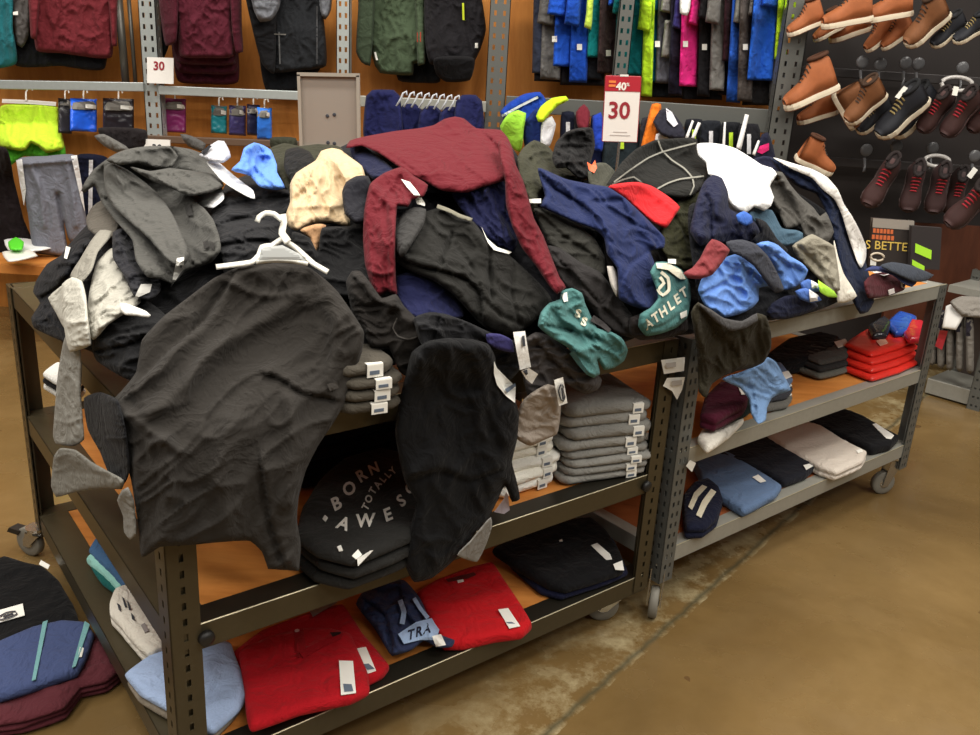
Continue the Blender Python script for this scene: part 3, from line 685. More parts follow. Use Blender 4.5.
ga('long_sleeve_top', 'navy top under the right half of the maroon sweatshirt', 'top', [(452, 194), (470, 186), (500, 178), (512, 200), (518, 236), (514, 252), (498, 247), (484, 236), (472, 222), (460, 208)], (40, 44, 86), T=.03, wr=.018, ws=11, wa=55, folds=[([(470, 196), (482, 218), (500, 240)], .018, 6, 'l'), ([(486, 192), (498, 215), (510, 240)], .018, 6)])
o = ga('sweater', 'dull navy sweater below the puffer jacket in the middle of the heap', 'sweater', [(396, 276), (410, 272), (430, 276), (448, 288), (460, 302), (464, 316), (445, 322), (420, 320), (404, 314), (396, 296)], (44, 48, 92), T=.03, wr=.008)
# puffer jacket
PJ = ga('puffer_jacket', 'big black puffer jacket in the middle of the heap under the maroon sweatshirt', 'jacket', [(397, 262), (402, 244), (412, 226), (424, 212), (440, 208), (456, 212), (474, 222), (488, 240), (508, 254), (528, 272), (544, 288), (552, 300), (543, 314), (534, 322), (520, 332), (506, 336), (490, 331), (478, 322), (464, 306), (450, 292), (432, 280), (412, 272)],
        (44, 43, 40), T=.07, R=22, wr=.012, ws=20, wa=30, folds=[([(398, 258), (420, 266), (448, 272), (468, 280), (480, 292), (482, 312)], .03, 12, 'l'), ([(402, 250), (440, 263), (466, 270), (480, 285)], -.014, 3), ([(452, 234), (447, 250), (442, 264)], -.02, 3), ([(490, 248), (490, 275), (492, 300)], -.02, 3), ([(455, 244), (468, 262), (478, 278)], -.014, 3), ([(484, 300), (500, 315), (525, 326)], -.012, 3), ([(515, 265), (512, 295), (520, 325)], -.012, 3), ([(470, 225), (486, 245)], .015, 6)])
drape('jacket_sleeve', None, None, [(394, 232), (402, 214), (414, 207), (426, 209), (424, 224), (412, 244), (402, 258), (396, 250)], cloth((70, 69, 68)), T=.04, R=14, wr=.01, parent=PJ)
drape('zip_edge', None, None, strip([(437, 206), (448, 210), (460, 216), (472, 220)], 4), cloth((140, 136, 120)), T=.004, R=2, wr=0, parent=PJ, sm=6)
patch('hang_tag', PJ, [(481, 226), (487, 238), (497, 247), (512, 252), (509, 254), (494, 250), (488, 243)], PAPER, label='white curling tag')
# grey-brown pieces right of the maroon sleeve
ga('hoodie', 'olive charcoal hoodie to the right of the maroon sleeve', 'hoodie', [(534, 208), (546, 209), (562, 216), (580, 226), (596, 240), (605, 258), (605, 276), (590, 276), (568, 262), (548, 244)], (66, 65, 60), T=.045, R=14, wr=.01, folds=[([(542, 215), (565, 236), (595, 256)], .016, 7, 'l')])
ga('sweatpants', 'charcoal sweatpants hanging to the rail beside the teal hoodie', 'sweatpants', [(546, 246), (560, 248), (580, 262), (600, 272), (607, 280), (615, 292), (630, 312), (640, 328), (636, 338), (618, 334), (602, 322), (588, 306), (570, 292), (556, 272)], (56, 53, 53), T=.04, R=14, wr=.014, ws=14, wa=50, folds=[([(565, 265), (590, 292), (622, 325)], .018, 8, 'l')])
ga('tee_shirt', 'grey white tee tucked between navy top and charcoal sweatpants', 'tee', [(607, 266), (613, 266), (617, 274), (619, 290), (617, 297), (611, 286)], (190, 184, 176), T=.015, wr=.003)
o = ga('sweatpants', 'dark brown sweatpants behind the teal athletic tee near the rail', 'sweatpants', [(630, 318), (642, 314), (662, 322), (684, 312), (688, 330), (668, 338), (640, 340), (630, 334)], (52, 46, 46), T=.02, wr=.008)
# olive trousers, red tee, black fleece, navy top
ga('cargo_trousers', 'olive cargo trousers under the black fleece between the carts', 'trousers', [(662, 224), (670, 208), (684, 198), (700, 192), (706, 205), (696, 235), (698, 262), (690, 272), (672, 264), (660, 248)], (66, 66, 44), T=.03, wr=.016, ws=12, folds=[([(675, 215), (690, 240), (694, 262)], .02, 7, 'l')])
FL = ga('fleece', 'black fleece jacket with pale grey seams near the price sign', 'fleece', [(606, 188), (612, 176), (622, 162), (636, 149), (655, 140), (672, 138.5), (690, 137.5), (697, 139), (698, 154), (706, 163), (708, 174), (702, 186), (692, 196), (678, 198), (664, 196), (652, 190), (640, 184), (624, 186)], (36, 36, 33), T=.06, R=16, wr=.012, ws=16, folds=[([(620, 172), (650, 160), (690, 150)], .012, 8)])
SEAM = cloth((150, 148, 138))
for ln in ([(658, 140), (662, 150), (672, 160), (684, 168), (692, 177), (694, 186), (690, 195)], [(614, 182), (630, 170), (648, 158), (662, 152), (680, 147), (696, 143)], [(655, 190), (668, 183), (680, 179), (704, 176)], [(606, 187), (622, 180), (634, 177), (642, 183)]):
    patch('seam', FL, strip(ln, 1.5), SEAM, T=.001, label='pale grey seam')
ga('tee_shirt', 'bright red folded tee between the navy top and the black fleece', 'tee', [(608, 187), (622, 183), (638, 182), (652, 186), (668, 196), (680, 207), (676, 214), (666, 228), (652, 222), (640, 212), (626, 200)], (222, 44, 50), T=.03, R=7, wr=.006, folds=[([(640, 186), (662, 200), (676, 212)], .008, 4)], sharp=(6,))
NV = ga('long_sleeve_top', 'large royal navy top draped down the right of the heap', 'top', [(538, 168), (550, 172), (566, 179), (590, 184), (608, 187), (625, 198), (640, 212), (654, 226), (665, 238), (664, 248), (651, 251), (655, 264), (659, 285), (661, 300), (657, 307), (646, 310), (632, 306), (619, 299), (618, 284), (617, 268), (607, 254), (604, 238), (594, 229), (575, 222), (554, 213), (540, 206), (545, 196), (541, 182)],
        (44, 56, 104), T=.035, R=10, wr=.016, ws=16, wa=45, folds=[([(540, 172), (555, 188), (575, 200), (595, 215), (606, 232)], .025, 9, 'l'), ([(592, 202), (606, 202), (625, 199)], -.016, 4), ([(590, 203), (600, 222), (612, 250)], .016, 7), ([(625, 205), (632, 222), (640, 226)], .016, 6, 'l'), ([(650, 252), (630, 265), (620, 285)], .02, 8, 'l'), ([(645, 235), (660, 270)], .008, 8)])
patch('hang_tag', NV, [(529, 199), (541, 198.5), (541, 203), (530, 203)], PAPER, label='white tag')
# teal athletic tee, teal hoodie
AT = ga('tee_shirt', 'teal athletic tee with white block letters hanging at the rail corner', 'tee', [(650, 272), (656, 262), (668, 262), (682, 270), (690, 284), (691, 300), (687, 318), (676, 328), (660, 334), (646, 336), (638, 326), (640, 314), (650, 308), (658, 298), (655, 285)], (84, 134, 132), T=.03, R=9, wr=.006, folds=[([(645, 330), (668, 322), (688, 306)], .012, 4, 'l')])
WH = cloth((214, 210, 190)); BK = cloth((36, 38, 40))
for i, (ch, x, y) in enumerate((('A', 648.5, 324), ('T', 656, 318), ('H', 663.5, 312), ('L', 671, 305.5), ('E', 677.5, 299.5), ('T', 684, 293))):
    print_on('block_letter', AT, ch, (x, y), (9.5, -7.0), (-5.2, -12), WH, bold=.035, label='cream printed letter', tgt=AT, lift=.004)
patch('yoke', AT, [(656, 263), (668, 263), (681, 270), (686, 279), (680, 279), (668, 270), (657, 268)], WH, label='cream shoulder panel')
patch('emblem', AT, strip([(661, 272), (668, 278), (669, 290), (663, 295), (658, 290), (664, 283), (660, 277)], 3.2), WH, label='cream round emblem')
patch('size_label', AT, [(680, 313), (687, 310), (687, 316), (681, 319)], PAPER)
patch('hang_tag', AT, [(668, 259), (676, 259), (676, 264), (668, 263)], PAPER)
o = ga('hoodie', 'grey brown hoodie spilling over the rail below the teal hoodie', 'hoodie', [(524, 340), (536, 332), (550, 336), (562, 345), (578, 356), (596, 372), (602, 380), (598, 390), (584, 394), (570, 386), (556, 380), (548, 394), (540, 400), (528, 396), (522, 372)], (84, 79, 78), .2, T=.04, R=10, wr=.014, ws=12, folds=[([(540, 345), (558, 365), (580, 385)], .02, 7, 'l')])
TH = ga('hoodie', 'teal green hoodie draped over the rail above the folded grey stack', 'hoodie', [(538, 326), (541, 312), (549, 303), (560, 299), (561, 291), (572, 288), (582, 293), (585, 303), (590, 314), (597, 328), (610, 331), (622, 338), (628, 350), (624, 361), (614, 368), (604, 370), (598, 360), (600, 374), (594, 378), (586, 374), (578, 362), (568, 348), (552, 338)], (90, 140, 138), T=.04, R=10, wr=.018, ws=12, wa=40, folds=[([(545, 325), (565, 328), (590, 335)], .018, 6, 'l'), ([(562, 300), (566, 318), (585, 330)], .02, 7), ([(575, 348), (588, 358), (600, 366)], .016, 5, 'l'), ([(560, 345), (580, 350), (600, 345)], .012, 5)])
print_on('printed_mark', TH, 'S', (578, 314), (11, 4.5), (3, -11), WH, bold=.05, label='cream varsity letter', tgt=TH, lift=.004); print_on('printed_mark', TH, 'S', (584, 322), (11, 4.5), (3, -11), WH, bold=.05, label='cream varsity letter', tgt=TH, lift=.004)
patch('hang_tag', TH, [(561, 294), (567, 292), (568, 301), (564, 302)], PAPER)
patch('sleeve_lining', TH, strip([(572, 352), (580, 364), (588, 374)], 6, 3), cloth((92, 140, 146)))
patch('seam', TH, strip([(592, 318), (602, 324), (610, 331)], 7, 4), cloth((74, 70, 70)), T=.004)
# maroon sweatshirt on top
MAROON = (124, 36, 47)
MS = ga('sweatshirt', 'maroon sweatshirt spread over the top of the heap', 'sweatshirt', [(346, 148), (350, 140.5), (362, 137), (378, 134), (395, 131), (420, 128), (434, 125), (444, 119), (455, 116.5), (464, 118.5), (476, 128), (490, 129), (501, 130), (508, 138), (513, 150), (514, 170), (506, 180), (494, 184), (480, 188), (467, 192.5), (452, 192), (440, 190), (425, 182), (411, 176), (397, 166), (380, 154), (362, 146)],
        MAROON, T=.045, R=14, wr=.012, ws=24, wa=20, folds=[([(358, 141), (380, 148), (400, 160), (420, 174)], .01, 4, 'l'), ([(480, 130), (492, 140), (506, 155)], .025, 8, 'l'), ([(425, 130), (430, 155), (450, 185)], .01, 8), ([(466, 150), (464, 175), (464, 191)], -.008, 5), ([(455, 120), (470, 145), (490, 165)], .012, 10)])
drape('sleeve', 'maroon left sleeve hanging toward the shelf', None, [(370, 184), (384, 173), (402, 167), (414, 176), (428, 185), (424, 196), (412, 200), (408, 207), (398, 206), (396, 222), (395, 250), (396, 280), (397, 296), (388, 292), (376, 298), (371, 286), (365, 264), (363, 240), (364, 212)], cloth(MAROON), T=.045, R=13, wr=.012, ws=12, wa=80, parent=MS, folds=[([(367, 270), (382, 274), (396, 271)], .01, 3), ([(385, 205), (388, 240), (385, 290)], -.01, 4), ([(375, 190), (392, 205), (408, 206)], .016, 6)])
drape('sleeve', 'maroon right sleeve hanging to the teal hoodie', None, [(498, 142), (506, 138), (512, 148), (516, 165), (523, 180), (529, 200), (534, 218), (543, 235), (552, 258), (560, 278), (566, 287), (557, 294), (548, 284), (536, 266), (522, 248), (512, 226), (506, 205), (505, 180), (500, 160)], cloth(MAROON), T=.05, R=12, wr=.01, ws=12, wa=65, parent=MS, folds=[([(544, 276), (552, 272), (558, 266)], .01, 3)])
patch('hang_tag', MS, [(401, 179), (410, 182), (418, 192), (425, 203), (425, 206), (417, 204), (414, 195), (407, 187)], PAPER, label='white forked tag')
# brown-black hoodie and the hangered tee at the front
HB = ga('hoodie', 'brown black hoodie with round pocket seam beside the hangered tee', 'hoodie', [(346, 282), (352, 271), (360, 271), (370, 282), (382, 298), (396, 294), (404, 306), (416, 318), (424, 338), (428, 362), (416, 380), (400, 372), (388, 348), (372, 348), (362, 330), (352, 312)], (54, 50, 47), T=.04, R=13, wr=.014, ws=16, folds=[([(356, 280), (372, 300), (385, 305)], .018, 7, 'l'), ([(380, 320), (395, 305), (402, 318)], .01, 5)])
patch('pocket_seam', HB, strip([(397, 318), (393, 328), (398, 336), (408, 339), (418, 336), (421, 328)], 1.3), cloth((92, 88, 84)), T=.001)
ga('sweatshirt', 'black zip sweatshirt under the hanging black sweatshirt', 'sweatshirt', [(414, 318), (430, 312), (446, 314), (468, 322), (494, 334), (516, 342), (522, 366), (504, 384), (480, 372), (448, 356), (424, 350)], (38, 38, 41), T=.03, wr=.014, folds=[([(440, 318), (436, 335), (430, 350)], .016, 5, 'l')])
ga('tee_shirt', 'violet blue tee peeking out beside the long white tag', 'tee', [(486, 334), (500, 334), (512, 340), (514, 352), (500, 350), (488, 344)], (66, 62, 118), T=.012, wr=.004)
ga('tee_shirt', 'beige grey tee hanging from the rail over the white folded stack', 'tee', [(516, 438), (517, 414), (523, 400), (534, 391), (548, 384), (558, 388), (561, 402), (560, 420), (557, 434), (544, 440), (530, 446)], (170, 158, 146), T=.02, wr=.008, ws=12, folds=[([(545, 388), (552, 398), (558, 412)], .012, 4)])
BS = ga('sweatshirt', 'black sweatshirt hanging far down the front between the two stacks', 'sweatshirt', [(412, 352), (428, 341), (448, 338), (472, 339), (488, 344), (495, 356), (497, 374), (505, 388), (516, 402), (519, 416), (517, 440), (512, 462), (516, 478), (520, 499), (512, 502), (505, 486), (498, 500), (488, 518), (476, 532), (462, 552), (450, 564), (432, 578), (414, 582), (405, 564), (411, 524), (416, 502), (405, 482), (399, 458), (395, 432), (399, 402), (406, 374)],
        (21, 21, 23), T=.06, R=22, wr=.014, ws=24, wa=70, folds=[([(410, 480), (440, 470), (470, 480), (500, 470)], .016, 9, 'l'), ([(420, 360), (440, 370), (460, 372)], .012, 8), ([(480, 400), (485, 440), (495, 480)], .014, 9)])
drape('inside_hem', 'grey inside hem', None, [(457, 555), (470, 541), (484, 524), (491, 517), (492, 527), (486, 545), (477, 562), (468, 560)], cloth((150, 148, 144), .25), T=.006, R=3, wr=.003, parent=BS, sm=6)
patch('neck_tag', BS, [(494, 361), (497, 368), (507, 378), (516, 387), (515, 403), (506, 396), (497, 385), (494, 374)], PAPER, label='white curling tag')
patch('printed_code', BS, [(505, 389), (515, 383), (516, 386), (507, 393)], INKB)
patch('care_label', BS, [(494, 512), (503, 500), (506, 492), (508, 495), (510, 510), (504, 514)], mat('lilac_paper', (176, 168, 182), .7))
o = ga('hang_tag', 'long white paper tag standing between black sweatshirt and grey hoodie', 'tag', [(513, 332), (525, 331), (531, 367), (520, 370)], (238, 236, 230), T=.0015, R=2, wr=0, smooth=False, step=4, shade=False)
patch('printed_code', o, [(522, 336), (524.5, 335.5), (525.5, 346), (523, 346.5)], INK)
o = ga('hang_tag', 'small folded white tag at the foot of the long white tag', 'tag', [(521, 371), (529, 368), (538, 374), (532, 384), (526, 379)], (232, 230, 224), T=.0015, R=2, wr=0, smooth=False, step=4, shade=False)
patch('printed_code', o, [(522, 371), (527, 369.5), (528, 374), (525, 376)], INK)
OT = ga('hang_tag', 'white tag with a black oval badge over the white stack', 'tag', [(554, 380), (563, 377), (567.5, 403), (559, 406)], (240, 238, 230), T=.0015, R=2, wr=0, smooth=False, step=4, shade=False)
patch('oval_badge', OT, strip([(561, 384), (558.5, 391), (561, 400), (563.5, 401.5), (565, 395), (563, 386), (561, 384)], 1.4), INK)
patch('oval_lettering', OT, strip([(561.6, 388), (563, 399)], 1.5), INK)
TE = ga('tee_shirt', 'charcoal tee on a white hanger draped over the near corner of the cart', 'tee', [(236, 268), (252, 265), (275, 263.5), (298, 264), (310, 268), (326, 280), (338, 292), (352, 312), (364, 332), (362, 352), (352, 380), (344, 404), (334, 422), (318, 446), (306, 470), (299, 496), (297, 520), (301, 545), (299, 571), (284, 570), (268, 569), (262, 552), (250, 541), (222, 542), (190, 545), (160, 547), (142, 557), (139, 532), (136, 510), (131, 480), (124, 452), (115, 426), (112, 402), (124, 388), (136, 372), (142, 340), (164, 316), (190, 296), (214, 278)],
        (62, 58, 54), T=.03, R=13, wr=.013, ws=30, wa=-40, an=2.6, sm=26, step=2.5, sharp=(18, 20), folds=[([(226, 280), (250, 292), (270, 296), (300, 292)], .01, 5), ([(226, 288), (205, 320), (170, 350), (136, 385)], .03, 13, 'l'), ([(300, 296), (262, 320), (220, 348), (190, 378), (150, 415)], .024, 13), ([(270, 375), (282, 380), (300, 392), (330, 398)], .018, 7, 'l'), ([(290, 400), (295, 440), (288, 500)], .02, 12), ([(165, 440), (170, 490), (160, 540)], .022, 12), ([(230, 420), (222, 480), (230, 540)], .016, 14), ([(262, 470), (270, 520), (285, 565)], .02, 10, 'l'), ([(330, 300), (340, 330), (330, 380)], .014, 10), ([(120, 410), (150, 432), (180, 450)], .018, 8)])
patch('pocket_print', TE, [(327, 384), (336, 382), (339, 388), (330, 391)], cloth((84, 80, 76)))
# the hanger
HM = mat('grey_white_plastic', (222, 220, 210), .35)
hg = drape('clothes_hanger', 'white plastic hanger with hook holding the charcoal tee', 'hanger', strip([(216, 267), (236, 264.5), (252, 262), (259, 255), (262, 247), (272, 245.5), (280, 240), (287, 238)], 5.5), HM, T=.009, R=3, wr=0, sm=14, step=2.2, group=None)
def hpart(n, pts, w0, w1=None): return drape(n, None, None, strip(pts, w0, w1), HM, T=.009, R=3, wr=0, sm=14, step=2.2, parent=hg)
hpart('arm', [(285, 241), (296, 248), (305, 256), (314, 264), (328, 272)], 5.5)
hpart('crossbar', [(256, 262), (275, 260.5), (292, 261), (308, 264)], 4.5)
hpart('neck', [(288, 242), (282, 233), (284, 222), (283, 214)], 8, 6)
hpart('hook', [(282, 220), (274, 214), (266, 213), (259, 217), (257, 222)], 5.5)
drape('web', 'frosted grey web of the hanger', None, [(261, 249), (270, 247), (282, 245), (300, 254), (306, 261), (292, 260), (275, 259.5), (259, 260.5)], mat('frosted_plastic', (170, 172, 170), .7), T=.003, R=2, wr=0, sm=20, step=2.5, gap=.012, parent=hg, smooth=False, shade=False)
# ------------------------------------------------------------------ heap on the grey cart
gb('sweatpants', 'black sweatpants at the bottom of the heap on the grey cart', 'sweatpants', [(690, 205), (740, 200), (790, 190), (830, 215), (848, 265), (840, 300), (800, 316), (750, 322), (705, 318), (692, 260)], (32, 33, 38), T=.03, wr=.02)
gb('tee_shirt', 'pale grey tee sleeve under the big white tee', 'tee', [(722, 186), (735, 196), (746, 208), (742, 217), (730, 216), (722, 206)], (190, 188, 186), T=.015, wr=.003)
gb('shirt', 'navy shirt with a pink cuff behind the big white tee', 'shirt', [(752, 160), (764, 156), (774, 158), (782, 168), (774, 178), (760, 172)], (46, 48, 74), T=.02, wr=.008)
gb('jersey', 'navy jersey with broad white stripe draped down the right of the grey cart', 'jersey', [(770, 158), (782, 160), (800, 165), (816, 170), (828, 178), (838, 190), (845, 205), (852, 216), (860, 230), (867, 248), (866, 262), (872, 285), (874, 302), (868, 312), (860, 314), (854, 304), (848, 290), (840, 265), (832, 236), (825, 210), (816, 194), (800, 188), (784, 176)], (34, 44, 72), T=.04, R=9, wr=.012, ws=12, wa=60, folds=[([(790, 170), (812, 182), (826, 200)], .02, 6, 'l'), ([(835, 200), (846, 235), (858, 285)], -.012, 5)])
JS = bpy.data.objects['jersey']
patch('stripe', JS, [(773, 157.5), (792, 163), (812, 169), (827, 177), (838, 189.5), (844, 204), (852, 216), (859, 229), (866, 246), (866, 258), (861, 268), (855, 256), (847, 232), (842, 215), (834, 199), (822, 189), (812, 178), (792, 169)], cloth((232, 228, 222)), T=.004, smooth=True, step=3, label='broad white stripe')
gb('jersey', 'off-white jersey hem hanging beside the navy striped jersey', 'jersey', [(834, 240), (838, 256), (844, 274), (857, 296), (850, 301), (838, 303), (836, 285), (834, 262)], (222, 216, 202), T=.015, wr=.006, ws=9, wa=80)
gb('sweatpants', 'dark grey sweatpants beside the big white tee', 'sweatpants', [(768, 185), (774, 172), (782, 172), (790, 184), (800, 196), (814, 208), (820, 216), (826, 212), (834, 232), (826, 244), (806, 240), (800, 226), (786, 229), (779, 214), (772, 202)], (98, 95, 90), .2, T=.035, R=9, wr=.016, ws=12, wa=50, folds=[([(776, 176), (788, 196), (802, 222)], .02, 6, 'l'), ([(790, 190), (810, 214), (828, 222)], .02, 6)])
gb('tee_shirt', 'steel blue tee under the dark grey sweatpants', 'tee', [(748, 214), (760, 209), (772, 210), (782, 228), (796, 230), (803, 233), (802, 242), (786, 246), (774, 242), (762, 228)], (82, 110, 130), T=.02, wr=.008)
gb('cardigan', 'oatmeal knit cardigan beside the off-white hem', 'cardigan', [(792, 246), (800, 240), (812, 234), (824, 240), (834, 246), (838, 268), (840, 290), (830, 294), (820, 280), (806, 266), (796, 256)], (156, 150, 134), .25, T=.035, R=9, wr=.014, ws=11, wa=45, folds=[([(800, 246), (818, 264), (834, 286)], .018, 6, 'l')])
WT = gb('tee_shirt', 'big plain white tee over the top of the heap on the grey cart', 'tee', [(697, 144), (712, 143), (725, 145), (736, 148.5), (750, 157), (762, 165), (772, 168), (777, 174), (770, 186), (774, 197), (771, 206), (764, 211), (754, 207), (745, 214), (736, 210), (728, 200), (725, 188), (715, 178), (708, 174), (706, 163), (698, 155)], (240, 240, 240), T=.05, R=16, wr=.01, ws=22, wa=40, folds=[([(720, 155), (740, 180), (745, 205)], .012, 10), ([(755, 165), (762, 185), (764, 205)], .012, 8)])
NF = gb('fleece', 'dark navy fleece in front of the white tee', 'fleece', [(690, 232), (693, 214), (698, 196), (704, 182), (713, 174.5), (722, 178), (728, 192), (729, 208), (740, 214), (754, 221), (761, 234), (752, 244), (735, 243), (712, 243), (700, 246)], (38, 42, 72), T=.05, R=14, wr=.018, ws=13, wa=70, folds=[([(704, 190), (712, 205), (712, 232)], .025, 7, 'l'), ([(720, 190), (718, 212), (735, 230)], .02, 7), ([(700, 235), (725, 232), (750, 234)], .014, 6)])
gb('sock_roll', 'bright blue rolled sock between white tee and navy fleece', 'sock', [(736, 215), (744, 211), (752, 216), (753, 222), (746, 226), (738, 222)], (70, 116, 208), T=.02, R=5, wr=.003)
gb('sweatpants', 'near black sweatpants below the steel blue tee', 'sweatpants', [(755, 218), (766, 222), (778, 240), (788, 250), (782, 260), (764, 250), (752, 240), (760, 232)], (30, 31, 38), T=.025, wr=.01)
gb('shorts', 'blue shorts right of the slate strap on the grey cart', 'shorts', [(756, 244), (768, 241), (778, 245), (790, 256), (802, 263), (808, 270), (804, 280), (794, 288), (784, 290), (778, 280), (772, 264), (762, 254)], (110, 152, 228), T=.035, R=8, wr=.018, ws=10, wa=50, folds=[([(768, 248), (784, 262), (802, 270)], .018, 5, 'l'), ([(775, 262), (788, 276), (792, 286)], .014, 5)])
gb('tee_shirt', 'navy tee lying along the edge of the grey cart', 'tee', [(766, 312), (772, 303), (785, 296), (800, 295), (812, 300), (818, 306), (806, 314), (786, 319), (772, 319)], (36, 40, 66), T=.03, R=8, wr=.01, ws=10)
for i, (q, t_) in enumerate(((([(800, 283), (808, 279), (820, 285), (823, 290), (814, 292), (802, 290)]), 'upper'), (([(795, 291), (806, 288), (818, 295), (822, 300), (812, 303), (800, 299)]), 'lower'))):
    o = gb('sock_roll', t_+' of two blue and white rolled socks by the shelf edge', 'sock', q, (84, 120, 196), T=.022, R=5, wr=.003)
    patch('white_cuff', o, [(q[1][0]+3, q[1][1]+1), (q[2][0], q[2][1]), (q[3][0]-1, q[3][1]), (q[4][0]-2, q[4][1]-1)], cloth((226, 226, 226)), T=.004, label='white cuff')
gb('shirt', 'neon green shirt peeking out between the socks and the off-white hem', 'shirt', [(818, 280), (824, 284), (834, 291), (838, 297), (828, 297), (820, 292)], (176, 232, 70), T=.012, wr=.003)
BL = gb('shirt', 'bright blue shirt bunched at the front of the grey cart', 'shirt', [(698, 290), (702, 278), (712, 268), (724, 258), (736, 254), (748, 258), (760, 270), (772, 284), (759, 288), (759, 300), (752, 308), (740, 314), (724, 318), (714, 314), (704, 304)], (114, 156, 232), T=.045, R=10, wr=.024, ws=14, wa=30, folds=[([(708, 290), (726, 282), (738, 268)], .022, 7, 'l'), ([(738, 276), (748, 290), (754, 304)], .018, 6), ([(740, 258), (744, 274), (760, 286)], .014, 5)])
gb('scarf', 'slate grey fleece scarf crossing the blue shirt', 'scarf', [(726, 242), (742, 239.5), (756, 244), (768, 256), (776, 270), (784, 290), (775, 293), (764, 280), (754, 266), (740, 256), (730, 252)], (74, 76, 86), T=.03, R=9, wr=.008)
MC = gb('sweater', 'dusty maroon sweater cuff folded over the blue shirt', 'sweater', [(683, 273), (692, 268), (700, 258), (706, 246), (712, 239), (721, 242), (730, 250), (722, 263), (712, 275), (700, 279), (687, 278)], (150, 66, 70), T=.035, R=8, wr=.006, folds=[([(692, 268), (704, 264), (710, 272)], .012, 4, 'l')])
OL = gb('flannel_shirt', 'dark olive flannel shirt hanging over the left front corner of the grey cart', 'shirt', [(691, 312), (698, 302), (712, 312), (724, 320), (742, 322), (757, 313), (766, 316), (771, 332), (771, 348), (764, 362), (752, 368), (738, 371), (724, 376), (712, 384), (706, 398), (699, 392), (697, 350)], (66, 61, 47), .25, T=.035, R=11, wr=.016, ws=15, wa=80, sm=16, folds=[([(702, 310), (716, 326), (732, 346)], .02, 7, 'l'), ([(755, 322), (745, 345), (740, 368)], .016, 8)])
drape('collar', 'grey collar band', None, [(699, 304), (712, 310), (724, 318), (742, 321), (757, 313), (758, 320), (746, 328), (730, 331), (716, 322)], cloth((88, 86, 86), .2), T=.012, R=5, wr=.004, parent=OL)
o = gb('knit_hat', 'maroon knit hat with white flecks at the right end of the grey cart', 'hat', [(864, 282), (872, 274), (886, 272), (900, 276), (906, 284), (904, 290), (888, 296), (868, 298)], (98, 42, 50), T=.04, R=9, wr=.008, ws=9)
for q in ([(872, 272), (884, 270), (893, 273), (884, 276)], [(888, 290), (894, 288), (895, 293), (889, 295)], [(900, 280), (905, 284), (905, 289), (901, 287)]): patch('white_fleck', o, q, cloth((232, 226, 224)), T=.003, label='white fleck')
gb('shirt', 'blue grey checked shirt behind the maroon knit hat', 'shirt', [(864, 271), (872, 266), (890, 268), (905, 273), (918, 280), (912, 287), (904, 284), (892, 275), (876, 271)], (66, 76, 128), T=.025, wr=.01, ws=10)
gb('tee_shirt', 'slate tee with a light blue edge at the end of the grey cart', 'tee', [(880, 266), (892, 262), (910, 265), (928, 272), (934, 275), (926, 281), (914, 282), (898, 275)], (70, 76, 88), T=.025, wr=.008, ws=10)
# ------------------------------------------------------------------ folded clothes on the shelves
ZA, ZM, ZT = A.z; YA, YM, YT = B.z
def tags(o, z, *qs, code=True):
    for q in qs:
        t = flat_tag('size_label', o, q, z, PAPER, lift=.008)
        if code:
            c = np.mean(q, 0); q2 = [tuple(c+(np.array(p)-c)*np.array([.6, .22])+(np.array(q[2])-np.array(q[1]))*.28) for p in q]
            flat_tag('printed_code', t, q2, z, INKB, lift=.0095, th=.0006, tgt=o)
FA = 'folded clothes on the bottom shelf of the bronze cart'
o = folded('checked_shirt', 'beige and black checked shirt under the pale blue shirt at the near corner', 'shirt', [(129, 681), (150, 668), (205, 650), (230, 650), (246, 696), (238, 710), (212, 735), (170, 716), (140, 698)], ZA, .018, mat('checked_cloth', (128, 118, 104), .9, fab=1, speck=.75, scale=26), 1, group=FA)
o = folded('shirt', 'pale blue shirt lying behind the near corner post', 'shirt', [(127, 672), (150, 655), (205, 638), (229, 642), (246, 690), (238, 706), (212, 728), (170, 706), (140, 690)], ZA+.018, .024, cloth((158, 178, 212)), 1, wr=.009, ws=.06, group=FA)
RED = cloth((196, 24, 36))
o = folded('polo_shirt', 'red polo underneath the front red polo, its right half showing', 'polo shirt', [(229, 656), (262, 630), (310, 612), (342, 604), (360, 630), (388, 664), (382, 672), (340, 690), (260, 705), (240, 690)], ZA, .03, RED, 1, wr=.005, group=FA)
tags(o, ZA+.03, [(356, 650), (366, 648), (376, 672), (364, 676)])
flat_tag('brand_label', o, [(309, 611), (333, 601), (337, 604), (313, 618)], ZA+.031, mat('grey_label', (140, 132, 130), .8))
o = folded('polo_shirt', 'red polo with white buttons on top at the left of the bottom shelf', 'polo shirt', [(241, 650), (270, 636), (300, 628), (330, 628), (350, 634), (358, 652), (366, 672), (367, 688), (350, 697), (300, 708), (252, 724), (246, 690)], ZA+.03, .028, RED, 1, wr=.006, group=FA,
           folds=[([(297, 628), (298, 645), (296, 668)], -.004, .012), ([(300, 655), (330, 640), (342, 636)], .008, .015), ([(310, 697), (316, 704), (350, 696)], .006, .02)])
flat_tag('placket', o, [(293, 631), (303, 629), (307, 655), (298, 659)], ZA+.058, cloth((176, 20, 32)), th=.002)
flat_tag('collar', o, [(299, 655), (318, 645), (343, 635), (341, 640), (322, 650), (303, 660)], ZA+.058, cloth((172, 20, 31)), th=.004)
tags(o, ZA+.058, [(339, 664), (353, 663), (356, 697), (341, 697)])
for q in ((297, 631), (302, 652)):
    p = atz(np.array(q[0]), np.array(q[1]), ZA+.0605); MB().lathe(p, (0, 0, 1), [(0, .006), (.002, .0062), (.003, .004)], 12).build('button', mat('pearl_button', (214, 170, 168), .3), o, True)
flat_tag('neck_opening', o, [(330, 634), (341, 633), (340, 637), (333, 639)], ZA+.059, cloth((50, 10, 16)), th=.001)
